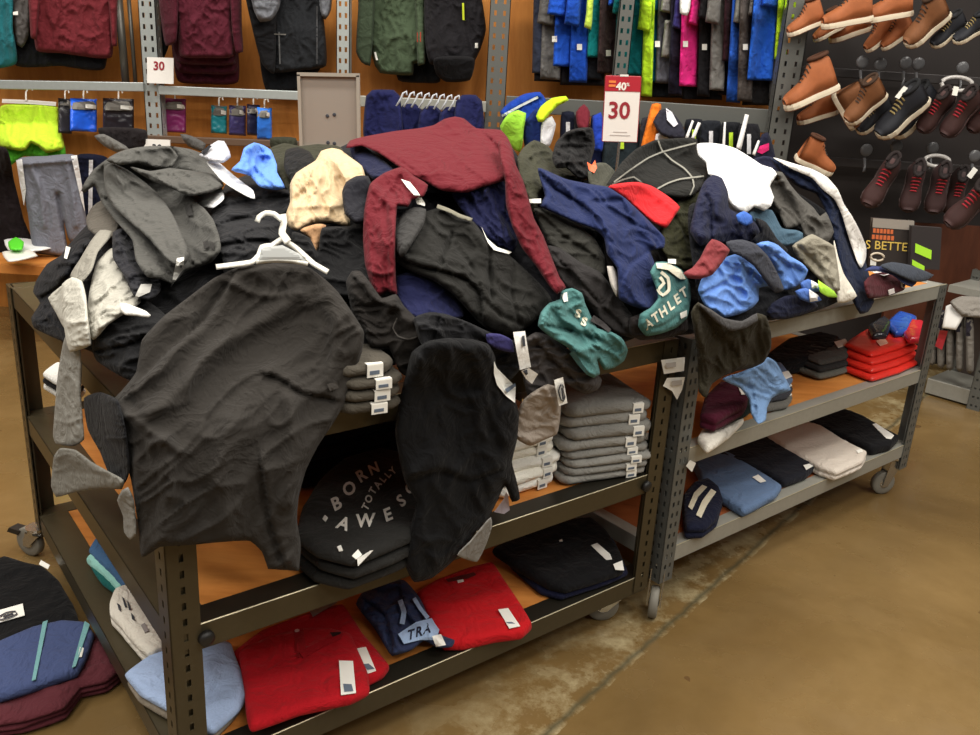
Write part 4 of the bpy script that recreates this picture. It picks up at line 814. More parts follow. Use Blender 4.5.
SHA = plane_buf((0, 0, ZA+.002), (0, 0, 1))
o = drape('tee_shirt', 'crumpled navy tee with pale blue lettering between the red shirts', 'tee', [(356, 604), (364, 590), (382, 580), (404, 580), (420, 598), (430, 620), (440, 634), (455, 640), (452, 647), (438, 648), (424, 641), (412, 650), (392, 656), (386, 648), (374, 628)], cloth((58, 68, 104)), T=.05, R=12, wr=.02, ws=11, buf=SHA, group=FA, folds=[([(365, 600), (385, 615), (392, 645)], .02, 7, 'l'), ([(400, 590), (405, 615), (425, 635)], .02, 6, 'l')])
PB = cloth((160, 184, 218))
patch('pale_panel', o, [(398, 634), (416, 622), (432, 618), (440, 628), (436, 640), (420, 640), (404, 644)], PB, buf=SHA, T=.003, label='pale blue panel')
patch('pale_stripe', o, strip([(400, 600), (404, 612), (402, 624)], 5), PB, buf=SHA); patch('pale_stripe', o, strip([(414, 598), (420, 608), (428, 618)], 4), PB, buf=SHA)
for ch, x, y in (('T', 411, 635), ('R', 419, 632), ('A', 427, 629)): print_on('printed_letter', o, ch, (x, y), (11, -3), (1, -14), cloth((52, 56, 80)), buf=SHA, bold=.03)
patch('size_label', o, [(432, 636), (441, 634), (446, 645), (436, 647)], PAPER, buf=SHA)
o = folded('tee_shirt', 'bright red tee folded square right of the crumpled navy tee', 'tee', [(418, 592), (436, 580), (470, 567), (492, 562), (503, 578), (518, 600), (531, 622), (522, 630), (495, 634), (462, 641), (444, 641), (430, 616)], ZA, .035, cloth((212, 28, 36)), 1, wr=.006, group=FA, folds=[([(440, 605), (470, 600), (490, 605)], .004, .02)])
tags(o, ZA+.035, [(498, 612), (508, 610), (520, 628), (509, 631)])
flat_tag('neck_opening', o, [(446, 580), (474, 573), (476, 576), (468, 579), (448, 583)], ZA+.037, cloth((120, 40, 40)), th=.001)
flat_tag('neck_print', o, [(457, 581), (463, 580), (464, 582.5), (458, 583.5)], ZA+.037, PAPER, th=.001)
o = folded('polo_shirt', 'navy polo under the black tee at the right of the bottom shelf', 'polo shirt', [(510, 560), (560, 530), (612, 538), (626, 570), (606, 580), (562, 594), (540, 588)], ZA, .025, cloth((32, 36, 66)), 1, group=FA)
o = folded('tee_shirt', 'black tee with white tags at the right end of the bottom shelf', 'tee', [(494, 548), (520, 534), (550, 522), (590, 517), (606, 530), (620, 552), (622, 568), (600, 576), (566, 586), (548, 582), (520, 566)], ZA+.025, .03, cloth((24, 24, 27)), 1, wr=.007, group=FA)
tags(o, ZA+.055, [(591, 546), (597, 544), (610, 555), (612, 560), (606, 561)], [(613, 566), (622, 563), (624, 571), (615, 573)], code=False)
flat_tag('neck_print', o, [(559, 541), (562, 540), (562.5, 542), (559.5, 542.5)], ZA+.057, PAPER)
# left end of the bottom shelf
LS = 'small items along the left end of the bottom shelf'
folded('folded_towel', 'blue towel at the left end of the bottom shelf', 'towel', [(90, 548), (96, 538), (104, 536), (124, 562), (134, 576), (128, 586), (116, 574)], ZA, .05, cloth((78, 116, 160)), 2, group=LS)
folded('folded_towel', 'mint green towel leaning beside the blue towel', 'towel', [(88, 556), (93, 552), (108, 564), (126, 582), (122, 590), (104, 572)], ZA, .035, cloth((150, 206, 196)), 1, group=LS)
folded('folded_towel', 'teal green towel underneath the mint towel', 'towel', [(92, 564), (98, 562), (122, 586), (120, 594), (104, 582)], ZA, .02, cloth((34, 112, 108)), 1, group=LS)
wt = folded('laced_bundle', 'white laced bundle with black eyelets lying on the bottom shelf by the post', 'bundle', [(111, 600), (116, 588), (126, 584), (134, 592), (150, 614), (164, 636), (163, 645), (150, 652), (142, 646), (124, 624), (112, 612)], ZA, .05, cloth((214, 208, 196)), 2, wr=.006, ws=.03, bulge=.008, group=LS)
for i in range(9):
    t = i/8; x = 129+t*34; y = 588+t*47; flat_tag('eyelet', wt, [(x-1.5, y-2), (x+1.8, y-1), (x+1.5, y+2), (x-1.8, y+1)], ZA+.049, INK)
for q in ([(122, 598), (124, 600), (127, 608), (125, 609)], [(127, 602), (129, 604), (131, 611), (129, 611)], [(117, 604), (120, 606), (121, 612), (119, 611)], [(131, 614), (134, 617), (135, 622), (132, 620)]): flat_tag('lace_mark', wt, q, ZA+.052, INK)
flat_tag('printed_code', wt, [(141, 626), (145, 624), (149, 632), (145, 634)], ZA+.052, mat('grey_label', (140, 132, 130), .8))
# middle shelf: the printed stack
FM = 'folded clothes on the middle shelf of the bronze cart'
CH_ = cloth((52, 51, 49), .2)
for i in range(3):
    oo = [(298, 530), (306, 505), (322, 478), (345, 458), (380, 448), (415, 456), (440, 482), (447, 506), (430, 524), (395, 540), (352, 556), (320, 548)]
    dz = .1-.033*(2-i)-.002; sh = (2-i)
    c = [(x+sh*(2 if i % 2 else -1)*1.2, y+sh*12) for x, y in oo]
    o = folded('printed_sweatshirt', ('lowest dark grey sweatshirt of the stack under the lettered one', 'middle dark grey sweatshirt of the stack under the lettered one', 'dark grey sweatshirt with pale printed words on top of its stack')[i], 'sweatshirt', c, ZM+.033*i, .032, CH_, 1, bulge=.014, wr=.006, group=FM)
    if i < 2:
        for q in ([(336+8*i, 565-8*i), (343+8*i, 561-8*i), (349+8*i, 567-8*i), (342+8*i, 571-8*i)],): tags(o, ZM+.033*i+.032, q, code=False)
ST = o; PZ = plane_buf((0, 0, ZM+.099), (0, 0, 1)); PRT = cloth((204, 200, 192))
for ch, x, y, r, k in (('B', 336.5, 504, -27, 17), ('O', 349.5, 489, -34, 16.5), ('R', 361.5, 476, -36, 15.5), ('N', 374, 469, -28, 14), ('T', 366, 507, -62, 9.5), ('O', 369, 499, -62, 9.5), ('T', 373, 491, -62, 9.5), ('A', 378, 485, -60, 9.5), ('L', 383, 479.5, -58, 9), ('L', 388, 475, -55, 9), ('Y', 393, 471, -50, 9), ('A', 343.5, 524, 18, 17), ('W', 365.5, 521, -4, 17.5), ('E', 388, 515, -22, 16.5), ('S', 401.5, 501, -40, 15.5), ('O', 411, 488, -50, 14), ('M', 418, 476, -58, 13), ('E', 423, 465, -62, 12)):
    a = math.radians(r); ex = (k*math.cos(a), k*math.sin(a)); tilt = a+math.radians(6)
    ey = (k*1.05*math.sin(tilt), -k*1.05*math.cos(tilt))
    print_on('printed_letter', ST, ch, (x, y), ex, ey, PRT, buf=PZ, bold=.03, lift=.0065, tgt=ST)
flat_tag('printed_diamond', ST, [(325, 516), (328, 519), (325.5, 523), (322.5, 520)], ZM+.1, PRT)
for q in ([(421, 512), (429, 507), (433, 511), (425, 517)], [(428, 516), (441, 505), (446, 508), (428, 525)], [(337, 548), (341, 547), (343, 552), (339, 553)], [(352, 557), (358, 552), (362, 556), (356, 562)], [(357, 563), (370, 552), (373, 555), (358, 569)]):
    flat_tag('size_label', ST, q, ZM+.09, PAPER)
def stack(name, labels, cat, a, b, depth, z, hs, cols, group, jit=.012, tag_side=.8, tw=.035, layers=1, back=None, tagged=True):
    """a pile: front edge runs from pixel a to b on the plane z, going back by depth"""
    p = atz(np.array(a[0]), np.array(a[1]), z); q = atz(np.array(b[0]), np.array(b[1]), z); ax = (q-p); L_ = np.linalg.norm(ax); ax /= L_; bk = np.array([-ax[1], ax[0], 0]); zz = z
    for i, h in enumerate(hs):
        j = rng.normal(0, jit, 3); rot = rng.normal(0, .025); a2 = ax*math.cos(rot)+bk*math.sin(rot); b2 = bk*math.cos(rot)-ax*math.sin(rot)
        f0 = p+ax*j[0]+bk*(j[1]+.004*i); w = L_+j[2]; r = .018
        pts = [f0+a2*r, f0+a2*(w-r), f0+a2*w+b2*r, f0+a2*w+b2*(depth-r), f0+a2*(w-r)+b2*depth, f0+a2*r+b2*depth, f0+b2*(depth-r), f0+b2*r]
        o = folded(name, labels[i], cat, None, zz, h-.001, cols[i % len(cols)], layers, bulge=h*.34, wr=.003, wave=True, group=group, world=[x[:2] for x in pts], step=.02)
        if tagged:
            c = f0+a2*w*(tag_side-.06+rng.normal(0, .02))+np.array([0, 0, 0]); c[2] = zz+h*.5
            c = c-b2*(h*.26+.001)
            t_ = wband(o, c, a2, np.array([0, 0, 1.]), tw, h*.82, PAPER)
            wband(t_, c-b2*.0022-a2*tw*.05-np.array([0, 0, h*.1]), a2, np.array([0, 0, 1.]), tw*.6, h*.26, INKB, name='printed_code', th=.001)
            tp = MB().box(c+np.array([0, 0, h*.40])-a2*tw/2-b2*.001, a2*tw, b2*.05, (0, 0, .0022)).build('label_fold', PAPER, t_)
        zz += h
    return zz
WC = [cloth((252, 248, 238)), cloth((250, 244, 232))]
pos = ('bottom', 'second from bottom', 'third from bottom', 'fourth from bottom', 'fifth from bottom', 'sixth from bottom', 'seventh from bottom', 'eighth from bottom', 'ninth from bottom')
stack('folded_tee', [f'white folded tee, {pos[i] if i < 5 else "topmost"} of the white stack' for i in range(6)], 'tee', (500, 501), (556, 484), .27, ZM, [.032, .032, .031, .03, .032, .034], WC, 'white tees on the middle shelf', jit=.008, tag_side=.78)
GC = [cloth((156, 154, 148), .25), cloth((148, 146, 140), .25)]
stack('folded_sweatpants', [f'grey folded sweatpants, {pos[i] if i < 7 else "topmost"} of the grey stack by the post' for i in range(8)], 'sweatpants', (567, 488), (649, 477), .28, ZM, [.025, .024, .024, .024, .034, .034, .034, .034], GC+[cloth((70, 68, 66), .25)][:0], 'grey sweatpants on the middle shelf', jit=.006, tag_side=.84)
# dark stack at the back with brown grey tops
zz = stack('folded_sweatshirt', [f'black folded sweatshirt, {pos[i] if i < 4 else "topmost"} of the black stack behind the lettered stack' for i in range(5)], 'sweatshirt', (300, 492), (422, 458), .30, ZM, [.036, .036, .036, .034, .034], [cloth((26, 26, 28))], 'black sweatshirts at the back of the middle shelf', jit=.006, tagged=False)
stack('folded_pullover', [f'brown grey folded top, {pos[i] if i < 3 else "topmost"} of four beside the hangered tee' for i in range(4)], 'top', (347, 420), (399, 411), .2, A.z[2]+.002, [.026, .028, .024, .032], [cloth((92, 86, 76), .2), cloth((104, 98, 88), .2)], 'brown grey tops at the edge of the top shelf', jit=.006, tag_side=.66)
# left end of the middle shelf
ga('sweatpants', 'black sweatpants hanging behind the long grey sleeve', 'sweatpants', [(84, 398), (100, 392), (118, 400), (126, 430), (130, 470), (124, 484), (110, 476), (100, 452), (88, 430)], (30, 30, 33), T=.02, wr=.01)
ga('sweatpants', 'light grey sweatpants slumped over the middle rail on the left', 'sweatpants', [(52, 472), (54, 456), (60, 448), (76, 450), (92, 462), (110, 472), (124, 480), (122, 489), (104, 488), (86, 490), (72, 493), (56, 497), (51, 486)], (142, 140, 132), .25, T=.03, wr=.012, ws=11, folds=[([(58, 458), (74, 462), (100, 474)], .012, 4, 'l')])
ga('sweatpants', 'light grey cuff hanging just left of the charcoal tee hem', 'sweatpants', [(117, 500), (122, 490), (128, 487), (134, 500), (136, 520), (136, 536), (130, 540), (124, 532), (123, 516)], (146, 144, 138), .25, T=.02, R=6, wr=.006)
# ------------------------------------------------------------------ grey cart, bottom shelf
FB = 'folded clothes on the bottom shelf of the grey cart'
o = folded('striped_polo', 'navy polo with cream stripes at the left of the bottom shelf', 'polo shirt', [(684, 496), (694, 482), (708, 478), (718, 486), (722, 498), (716, 516), (704, 526), (688, 526)], YA, .05, cloth((30, 34, 58)), 2, wr=.004, group=FB, bulge=.008)
for q in ([(688, 508), (694, 494), (702, 486), (707, 488), (698, 498), (692, 511)], [(696, 516), (702, 502), (711, 490), (716, 493), (707, 506), (701, 519)]):
    flat_tag('stripe', o, q, YA+.05, cloth((222, 214, 190)), label='cream stripe')
o = folded('denim_shirt', 'faded denim blue shirt at the left front of the bottom shelf', 'shirt', [(694, 462), (706, 452), (722, 447), (745, 462), (768, 476), (781, 485), (776, 492), (744, 509), (720, 495), (702, 478)], YA, .035, cloth((104, 128, 164)), 1, wr=.004, group=FB, smooth=True)
tags(o, YA+.035, [(752, 478), (758, 476), (766, 482), (760, 484)], code=False)
o = folded('trousers', 'black folded trousers second from the left on the bottom shelf', 'trousers', [(714, 452), (730, 440), (750, 432), (768, 434), (786, 446), (806, 459), (814, 465), (806, 473), (784, 480), (764, 470), (740, 462)], YA, .035, cloth((38, 40, 50)), 1, wr=.004, group=FB)
tags(o, YA+.036, [(803, 467), (809, 464.5), (813, 468), (806, 471)], code=False)
o = folded('trousers', 'cream folded trousers second from the right on the bottom shelf', 'trousers', [(766, 434), (780, 425), (796, 419), (820, 425), (844, 440), (866, 451), (862, 460), (836, 471), (820, 466), (794, 452)], YA, .045, cloth((210, 200, 188)), 2, wr=.004, group=FB)
tags(o, YA+.046, [(856, 451), (861, 449.5), (863, 452), (858, 454)], code=False)
o = folded('trousers', 'black folded trousers at the right end of the bottom shelf', 'trousers', [(804, 419), (818, 410), (842, 408), (862, 415), (884, 428), (898, 435), (890, 443), (872, 447), (850, 438), (824, 428)], YA, .04, cloth((26, 26, 30)), 1, wr=.005, group=FB)
tags(o, YA+.041, [(872, 425), (876, 424), (894, 436), (891, 440), (886, 439)], code=False)
# middle shelf of the grey cart
FBM = 'folded clothes on the middle shelf of the grey cart'
o = folded('tee_shirt', 'white folded tee on the middle rail beside the perforated post', 'tee', [(699, 436), (706, 424), (724, 416), (738, 410), (743, 418), (728, 433), (708, 446)], YM, .03, cloth((226, 220, 208)), 1, wr=.003, group=FBM)
tags(o, YM+.03, [(730, 414), (736, 412), (739, 416), (733, 420)])
o = folded('sweater', 'dark green folded sweater between the white and maroon tees', 'sweater', [(706, 420), (720, 404), (748, 398), (758, 404), (744, 414), (716, 426)], YM+.028, .018, cloth((38, 50, 46)), 1, wr=.002, group=FBM)
o = folded('tee_shirt', 'burgundy folded tees behind the perforated post', 'tee', [(702, 414), (706, 396), (722, 381), (738, 386), (748, 394), (742, 404), (716, 418)], YM+.046, .05, cloth((92, 28, 50)), 2, wr=.003, group=FBM)
tags(o, YM+.096, [(738, 388), (744, 390), (746, 396), (741, 396)])
for i in range(3):
    o = folded('folded_pullover', ('lowest grey top under the pale blue tee', 'charcoal top in the middle under the pale blue tee', 'white trimmed top directly under the pale blue tee')[i], 'top', [(742, 394-9*i), (760, 384-9*i), (780, 380-9*i), (792, 396-9*i), (786, 404-9*i), (760, 408-9*i)], YM+.024*i, .023, [cloth((120, 118, 112)), cloth((70, 72, 80)), cloth((108, 128, 160))][i], 1, wr=.002, group=FBM)
    tags(o, YM+.024*i+.022, [(780, 392-9*i), (788, 390-9*i), (792, 396-9*i), (784, 399-9*i)], code=False)
SHB = plane_buf((0, 0, YM+.075), (0, 0, 1)); SHB = np.minimum(SHB, plane_buf(B.at(0, -.02, 0), -B.V))
drape('tee_shirt', 'pale blue tee slumped over the middle shelf of the grey cart', 'tee', [(722, 379), (738, 373), (750, 368), (758, 362), (768, 357), (776, 362), (784, 376), (791, 390), (780, 394), (772, 398), (767, 408), (766, 420), (758, 424), (751, 414), (749, 400), (740, 388)], cloth((116, 148, 190)), T=.02, R=7, wr=.014, ws=9, wa=30, buf=SHB, group=FBM, folds=[([(735, 378), (752, 388), (756, 410)], .014, 5, 'l'), ([(762, 365), (775, 380), (785, 390)], .012, 5)])
o = folded('folded_sweatshirt', 'heap of black folded sweatshirts in the middle of the middle shelf', 'sweatshirt', [(768, 354), (790, 338), (820, 332), (838, 336), (838, 345), (826, 352), (798, 360), (778, 362)], YM, .06, cloth((30, 30, 33)), 3, wr=.008, group=FBM)
for i in range(3):
    o = folded('folded_sweatpants', ('lowest of three grey sweatpants in front of the black heap', 'middle of three grey sweatpants in front of the black heap', 'topmost of three grey sweatpants in front of the black heap')[i], 'sweatpants', [(792+3*i, 366-7*i), (812, 358-7*i), (838, 352-7*i), (850, 358-7*i), (846, 370-7*i), (820, 376-7*i)], YM+.02*i, .019, [cloth((110, 110, 102)), cloth((58, 58, 58)), cloth((92, 90, 86))][i], 1, wr=.003, group=FBM)
    tags(o, YM+.02*i+.019, [(834, 357-7*i), (845, 354-7*i), (849, 360-7*i), (838, 363-7*i)], code=False)
for i in range(4):
    o = folded('red_polo', ('lowest', 'second', 'third', 'topmost')[i]+' of the red wrapped polos at the right of the middle shelf', 'polo shirt', [(846+rng.normal(0, 1), 368-8*i), (862, 356-8*i), (884, 346-8*i), (908, 352-8*i), (917, 362-8*i), (900, 370-8*i), (872, 378-8*i)], YM+.02*i, .019, mat('wrapped_red', (212, 44, 34), .35, speck=.15, scale=30), 1, wr=.004, group=FBM)
    flat_tag('printed_band', o, [(876, 366-8*i), (884, 362-8*i), (888, 368-8*i), (880, 371-8*i)], YM+.02*i+.021, cloth((232, 176, 150))); flat_tag('printed_band', o, [(900, 358-8*i), (908, 354-8*i), (911, 358-8*i), (903, 362-8*i)], YM+.02*i+.021, cloth((236, 200, 190)))
for nm, q, c, lb in (('packet', [(888, 322), (900, 311), (916, 316), (909, 330), (896, 332)], (44, 84, 176), 'blue glossy packet standing behind the red polos'), ('packet', [(905, 331), (910, 319), (924, 321), (921, 338), (910, 338)], (196, 44, 56), 'red glossy packet right of the blue packet'), ('packet', [(870, 324), (884, 316), (892, 322), (886, 334), (874, 334)], (46, 48, 54), 'dark glossy packet left of the blue packet')):
    folded(nm, lb, 'packet', q, YM+.08, .03, mat('glossy_wrap', c, .2), 1, wr=.004, group='packets behind the red polos')
# ------------------------------------------------------------------ clothes on the floor at the left
FF = 'clothes lying on the floor at the left'
o = folded('sweatpants', 'maroon folded sweatpants at the bottom of the floor pile', 'sweatpants', [(-16, 668), (30, 652), (90, 632), (110, 650), (116, 668), (104, 678), (78, 684), (62, 704), (20, 718), (-16, 722)], 0, .05, cloth((104, 48, 56)), 3, wr=.012, bulge=.014, group=FF)
o = folded('tee_shirt', 'black folded tees at the back of the floor pile', 'tee', [(-18, 566), (4, 556), (24, 562), (42, 566), (58, 580), (70, 600), (78, 622), (56, 640), (10, 660), (-18, 664)], 0, .07, cloth((22, 22, 24)), 2, wr=.008, group=FF)
flat_tag('size_label', o, [(41, 561), (50, 566), (48, 570), (39, 565)], .072, PAPER)
t = flat_tag('oval_tag', o, [(-8, 614), (23, 606), (25, 617), (-6, 626)], .075, PAPER, label='white tag with a black oval badge')
P_ = plane_buf((0, 0, .0775), (0, 0, 1)); patch('oval_badge', t, strip([(-2, 617), (6, 612.5), (15, 611), (17, 613.5), (10, 617), (0, 619.5), (-2, 617)], 1.3), INK, buf=P_, gap=.0005, upd=False); patch('oval_lettering', t, strip([(3, 616.6), (13, 613.4)], 1.6), INK, buf=P_, gap=.0005, upd=False)
flat_tag('neck_tag', o, [(-8, 655), (14, 640), (6, 652), (-6, 662)], .074, PAPER)
ob = [(-16, 648), (10, 636), (34, 626), (62, 620), (86, 622), (92, 632), (84, 656), (76, 670), (40, 682), (-16, 698)]
o = folded('tee_shirt', 'blue tee with mint stripes on top of the floor pile', 'tee', ob, .05, .03, cloth((78, 92, 136), .2), 1, wr=.004, group=FF)
for q in ([(43, 624), (48, 622.5), (36, 682), (32, 683)], [(85, 623), (90, 626), (76, 668), (72, 670)]): flat_tag('mint_stripe', o, q, .0815, cloth((120, 170, 172)), label='mint stripe')
flat_tag('size_label', o, [(80, 648), (84, 649), (82, 658), (78, 658)], .085, PAPER)

# paper labels clipped to the right-hand post of the bronze cart
FP = plane_buf(A.at(0, -.006, 0), -A.V)
for lb, q in (('upper paper label stuck on the right post of the bronze cart', [(661, 360), (685, 357), (684, 371), (664, 374)]), ('lower torn paper label on the right post of the bronze cart', [(667, 378), (685, 377), (682, 390), (677, 400), (672, 391), (663, 386)])):
    o = drape('paper_label', lb, 'label', q, PAPER, T=.0015, R=2, wr=0, smooth=False, step=4, shade=False, buf=FP, sm=3)
    patch('printed_code', o, [(q[0][0]+5, q[0][1]+3), (q[0][0]+15, q[0][1]+2), (q[0][0]+15, q[0][1]+7), (q[0][0]+5, q[0][1]+8)], mat('pale_print', (176, 170, 164), .7), buf=FP)
FP2 = plane_buf(B.at(0, -.004, 0), -B.V)
o = drape('paper_label', 'small square paper label on the perforated post of the grey cart', 'label', [(690, 460), (696, 463), (692, 472), (686, 466)], PAPER, T=.0015, R=2, wr=0, smooth=False, step=4, shade=False, buf=FP2, sm=3)

for i in range(3):
    folded('folded_tee', ('lowest of three white edged tees by the back left post', 'middle of three white edged tees by the back left post', 'topmost of three white edged tees by the back left post')[i], 'tee', [(44, 384-6*i), (58, 374-6*i), (84, 388-6*i), (72, 400-6*i)], ZM+.026*i, .025, [cloth((226, 224, 218)), cloth((40, 40, 44))][i % 2], 1, wr=.003, group='white edged tees by the back left post')
# ------------------------------------------------------------------ the wall display
RY = 5.16
def upright(px, py, y, w, M, label, cols=2, zt=3.3):
    p = aty(np.array(float(px)), np.array(float(py)), y); mb = MB()
    slotted_plate(mb, (p[0]-w/2, y, .02), (1., 0, 0), w, zt, 0, .06, .014, .026, [w*.28, w*.72] if cols == 2 else [w*.5], .004, np.array([0, -1., 0]))
    for s_ in (-1, 1): slotted_plate(mb, (p[0]+s_*w/2, y, .02), (0, 1., 0), .07, zt, 0, .06, .014, .026, [.035], .004, np.array([float(s_), 0, 0]))
    o = mb.build('slotted_upright', M); return tag(o, label, 'upright', 'slotted uprights of the wall display')
upright(150, 60, RY, .095, LTSTEEL, 'pale slotted upright behind the small white price sign')
upright(343, 30, RY, .075, LTSTEEL, 'pale slotted upright between the black jacket and the green hoodie')
upright(498, 50, RY, .115, DKSTEEL, 'wide grey slotted upright right of the black jackets')
upright(624, 40, RY-.1, .08, DKSTEEL, 'grey slotted upright behind the red and white price sign')
upright(789, 75, RY-.12, .13, DKSTEEL, 'dark slotted upright beside the shoe wall')
def rail(p, q, y, h, M, label, dep=.04):
    a = aty(np.array(float(p[0])), np.array(float(p[1])), y); b = aty(np.array(float(q[0])), np.array(float(q[1])), y)
    o = MB().box(a-np.array([0, 0, h/2]), b-a, (0, dep, 0), (0, 0, h)).build('rail', M); bevel(o, .004); return tag(o, label, 'rail', 'horizontal rails of the wall display')
rail((-30, 84), (143, 87), RY-.03, .05, LTSTEEL, 'galvanised rail carrying the neon yellow shorts')
rail((158, 90), (306, 96), RY-.03, .05, LTSTEEL, 'galvanised rail right of the small white price sign')
rail((358, 101), (486, 107), RY-.03, .06, STEEL, 'rail carrying the row of navy tops')
rail((506, 104), (620, 110), RY-.05, .09, DKSTEEL, 'grey rail carrying the jackets left of the price sign')
rail((630, 112), (778, 122), RY-.05, .13, DKSTEEL, 'grey rail carrying the clothes right of the price sign')
rail((100, 137), (330, 146), RY-.03, .04, mat('brown_steel', (92, 70, 54), .5), 'low brown rail behind the blue crumpled shirt')
# leaning pole
a = aty(np.array(118.), np.array(-8.), 5.25); b = aty(np.array(126.), np.array(86.), 5.25)
tag(MB().tube([a, b], .022, 10).tube([a+[.05, .02, 0], b+[.05, .02, 0]], .012, 8).build('display_pole', mat('dark_tube', (86, 84, 78), .4, .4), None, True), 'dark tubular pole right of the maroon sweatshirt on the wall', 'pole')
GW = 'clothes hanging on the left wall'
def gw(name, label, cat, poly, rgb, heather=0, **k):
    k.setdefault('T', .05); k.setdefault('R', 7); k.setdefault('wr', .02); k.setdefault('ws', 9); k.setdefault('wa', 85); k.setdefault('group', GW); k.setdefault('sm', 6); k.setdefault('fine', 6.)
    k.setdefault('buf', WALLB); return drape(name, label, cat, poly, cloth(rgb, heather), gap=.01, **k)
Y_ = -24
gw('tee_shirt', 'black tee hanging behind the maroon sweatshirt on the wall', 'tee', [(22, Y_), (100, Y_), (105, 68), (60, 66), (14, 64)], (34, 34, 38))
gw('jumper', 'grey top with a white tag between teal and maroon on the wall', 'top', [(12, Y_), (30, Y_), (29, 36), (22, 48), (16, 44)], (104, 100, 98))
o = gw('tee_shirt', 'teal tee at the left end of the wall', 'tee', [(-30, Y_), (10, Y_), (13, 30), (16, 64), (-30, 66)], (44, 128, 138))
patch('hang_tag', o, [(13, 12), (18, 11), (18, 15), (13, 15)], PAPER, buf=WALLB)
o = gw('sweatshirt', 'maroon sweatshirt hanging at the top left of the wall', 'sweatshirt', [(38, Y_), (108, Y_), (113, 10), (112, 57), (96, 58), (60, 53), (36, 50)], (128, 46, 54), T=.07)
drape('sleeve', None, None, [(28, Y_), (40, Y_), (38, 20), (36, 40), (31, 38), (29, 10)], cloth((128, 46, 54)), T=.06, R=5, wr=.01, buf=WALLB, parent=o); drape('sleeve', None, None, [(107, Y_), (117, Y_), (117, 30), (117, 46), (112, 47), (110, 20)], cloth((128, 46, 54)), T=.06, R=5, wr=.01, buf=WALLB, parent=o)
gw('tee_shirt', 'black tee beside the pale upright behind the burgundy tees', 'tee', [(150, Y_), (166, Y_), (170, 40), (164, 58), (153, 58)], (34, 38, 42))
for i, (dy, n_) in enumerate(((26, 'rearmost'), (16, 'second from the back'), (7, 'third from the back'))):
    gw('tee_shirt', f'burgundy tee, {n_} of four on the left wall', 'tee', [(164+3*i, Y_), (230, Y_), (236-2*i, 30), (238-i, 56+dy), (206, 58+dy), (178, 55+dy), (170, 30)], (88-3*i, 30, 46))
o = gw('tee_shirt', 'burgundy tee in front of the other three burgundy tees', 'tee', [(172, Y_), (232, Y_), (232, 20), (234, 56), (208, 58), (180, 56), (178, 20)], (102, 36, 52), T=.06)
drape('sleeve', None, None, [(158, Y_), (176, Y_), (178, 10), (176, 42), (166, 46), (161, 20)], cloth((98, 34, 50)), T=.05, R=5, wr=.01, buf=WALLB, parent=o); drape('sleeve', None, None, [(230, Y_), (240, Y_), (242, 30), (243, 52), (236, 54), (232, 30)], cloth((98, 34, 50)), T=.05, R=5, wr=.01, buf=WALLB, parent=o)
gw('tee_shirt', 'black tee hem below the zipped black jacket on the wall', 'tee', [(262, 30), (322, 30), (322, 66), (300, 90), (266, 90)], (30, 32, 36))
o = gw('jacket', 'black zipped jacket with mottled grey sleeves on the wall', 'jacket', [(274, Y_), (322, Y_), (324, 20), (326, 66), (304, 70), (272, 71), (274, 30)], (44, 46, 50), T=.07, folds=[([(279, 34), (280, 66)], .012, 2), ([(316, 10), (318, 66)], .01, 2)])
drape('open_front', None, None, [(244, Y_), (274, Y_), (276, 30), (274, 74), (262, 64), (254, 36)], cloth((34, 34, 37)), T=.05, R=6, wr=.02, buf=WALLB, parent=o)
CAMO = mat('mottled_cloth', (104, 106, 112), .9, fab=1, speck=.8, scale=38)
drape('sleeve', 'mottled grey sleeve', None, [(250, Y_), (278, Y_), (280, 6), (272, 20), (260, 22), (253, 8)], CAMO, T=.08, R=7, wr=.015, ws=8, buf=WALLB, parent=o); drape('sleeve', 'mottled grey sleeve', None, [(320, Y_), (332, Y_), (331, 10), (325, 20), (320, 10)], CAMO, T=.08, R=5, wr=.01, buf=WALLB, parent=o)
patch('zip', o, strip([(279, 32), (280, 64)], 1.4), cloth((104, 104, 104)), buf=WALLB, label='grey zip'); patch('seam', o, strip([(274, 34), (286, 34.5)], 1.2), cloth((120, 116, 110)), buf=WALLB); patch('seam', o, strip([(317, 6), (317, 64)], 1.2), cloth((88, 88, 90)), buf=WALLB)
gw('tee_shirt', 'black tee hanging low behind the green hoodie on the wall', 'tee', [(396, 30), (440, 30), (440, 82), (424, 83), (398, 80)], (28, 28, 30))
o = gw('hoodie', 'olive green hoodie with front pocket on the wall', 'hoodie', [(370, Y_), (416, Y_), (420, 14), (422, 62), (414, 64), (413, 75), (380, 73), (375, 66), (368, 40)], (82, 98, 74), T=.08, folds=[([(388, 38), (384, 62)], .01, 3), ([(388, 38), (410, 36), (414, 60)], .01, 3)])
drape('sleeve', None, None, [(360, Y_), (374, Y_), (374, 20), (370, 66), (361, 62), (356, 52), (358, 10)], cloth((72, 86, 66)), T=.07, R=5, wr=.012, buf=WALLB, parent=o); drape('sleeve', None, None, [(414, Y_), (424, Y_), (425, 30), (425, 64), (418, 66), (416, 20)], cloth((82, 98, 74)), T=.07, R=4, wr=.01, buf=WALLB, parent=o)
patch('hang_tag', o, [(374, 52), (376, 52), (378, 60), (376, 60)], PAPER, buf=WALLB); patch('red_logo', o, [(417, 32), (421, 32), (421, 42), (417, 42)], cloth((176, 62, 44)), buf=WALLB)
o = gw('jacket', 'black jacket with a yellow zip pull on the wall', 'jacket', [(428, Y_), (472, Y_), (482, 0), (486, 30), (480, 50), (470, 68), (450, 66), (430, 64), (425, 40)], (42, 40, 44), T=.08)
drape('hem', None, None, [(434, 58), (474, 58), (470, 80), (446, 82), (436, 74)], cloth((32, 31, 34)), T=.03, R=5, wr=.01, buf=WALLB, parent=o)
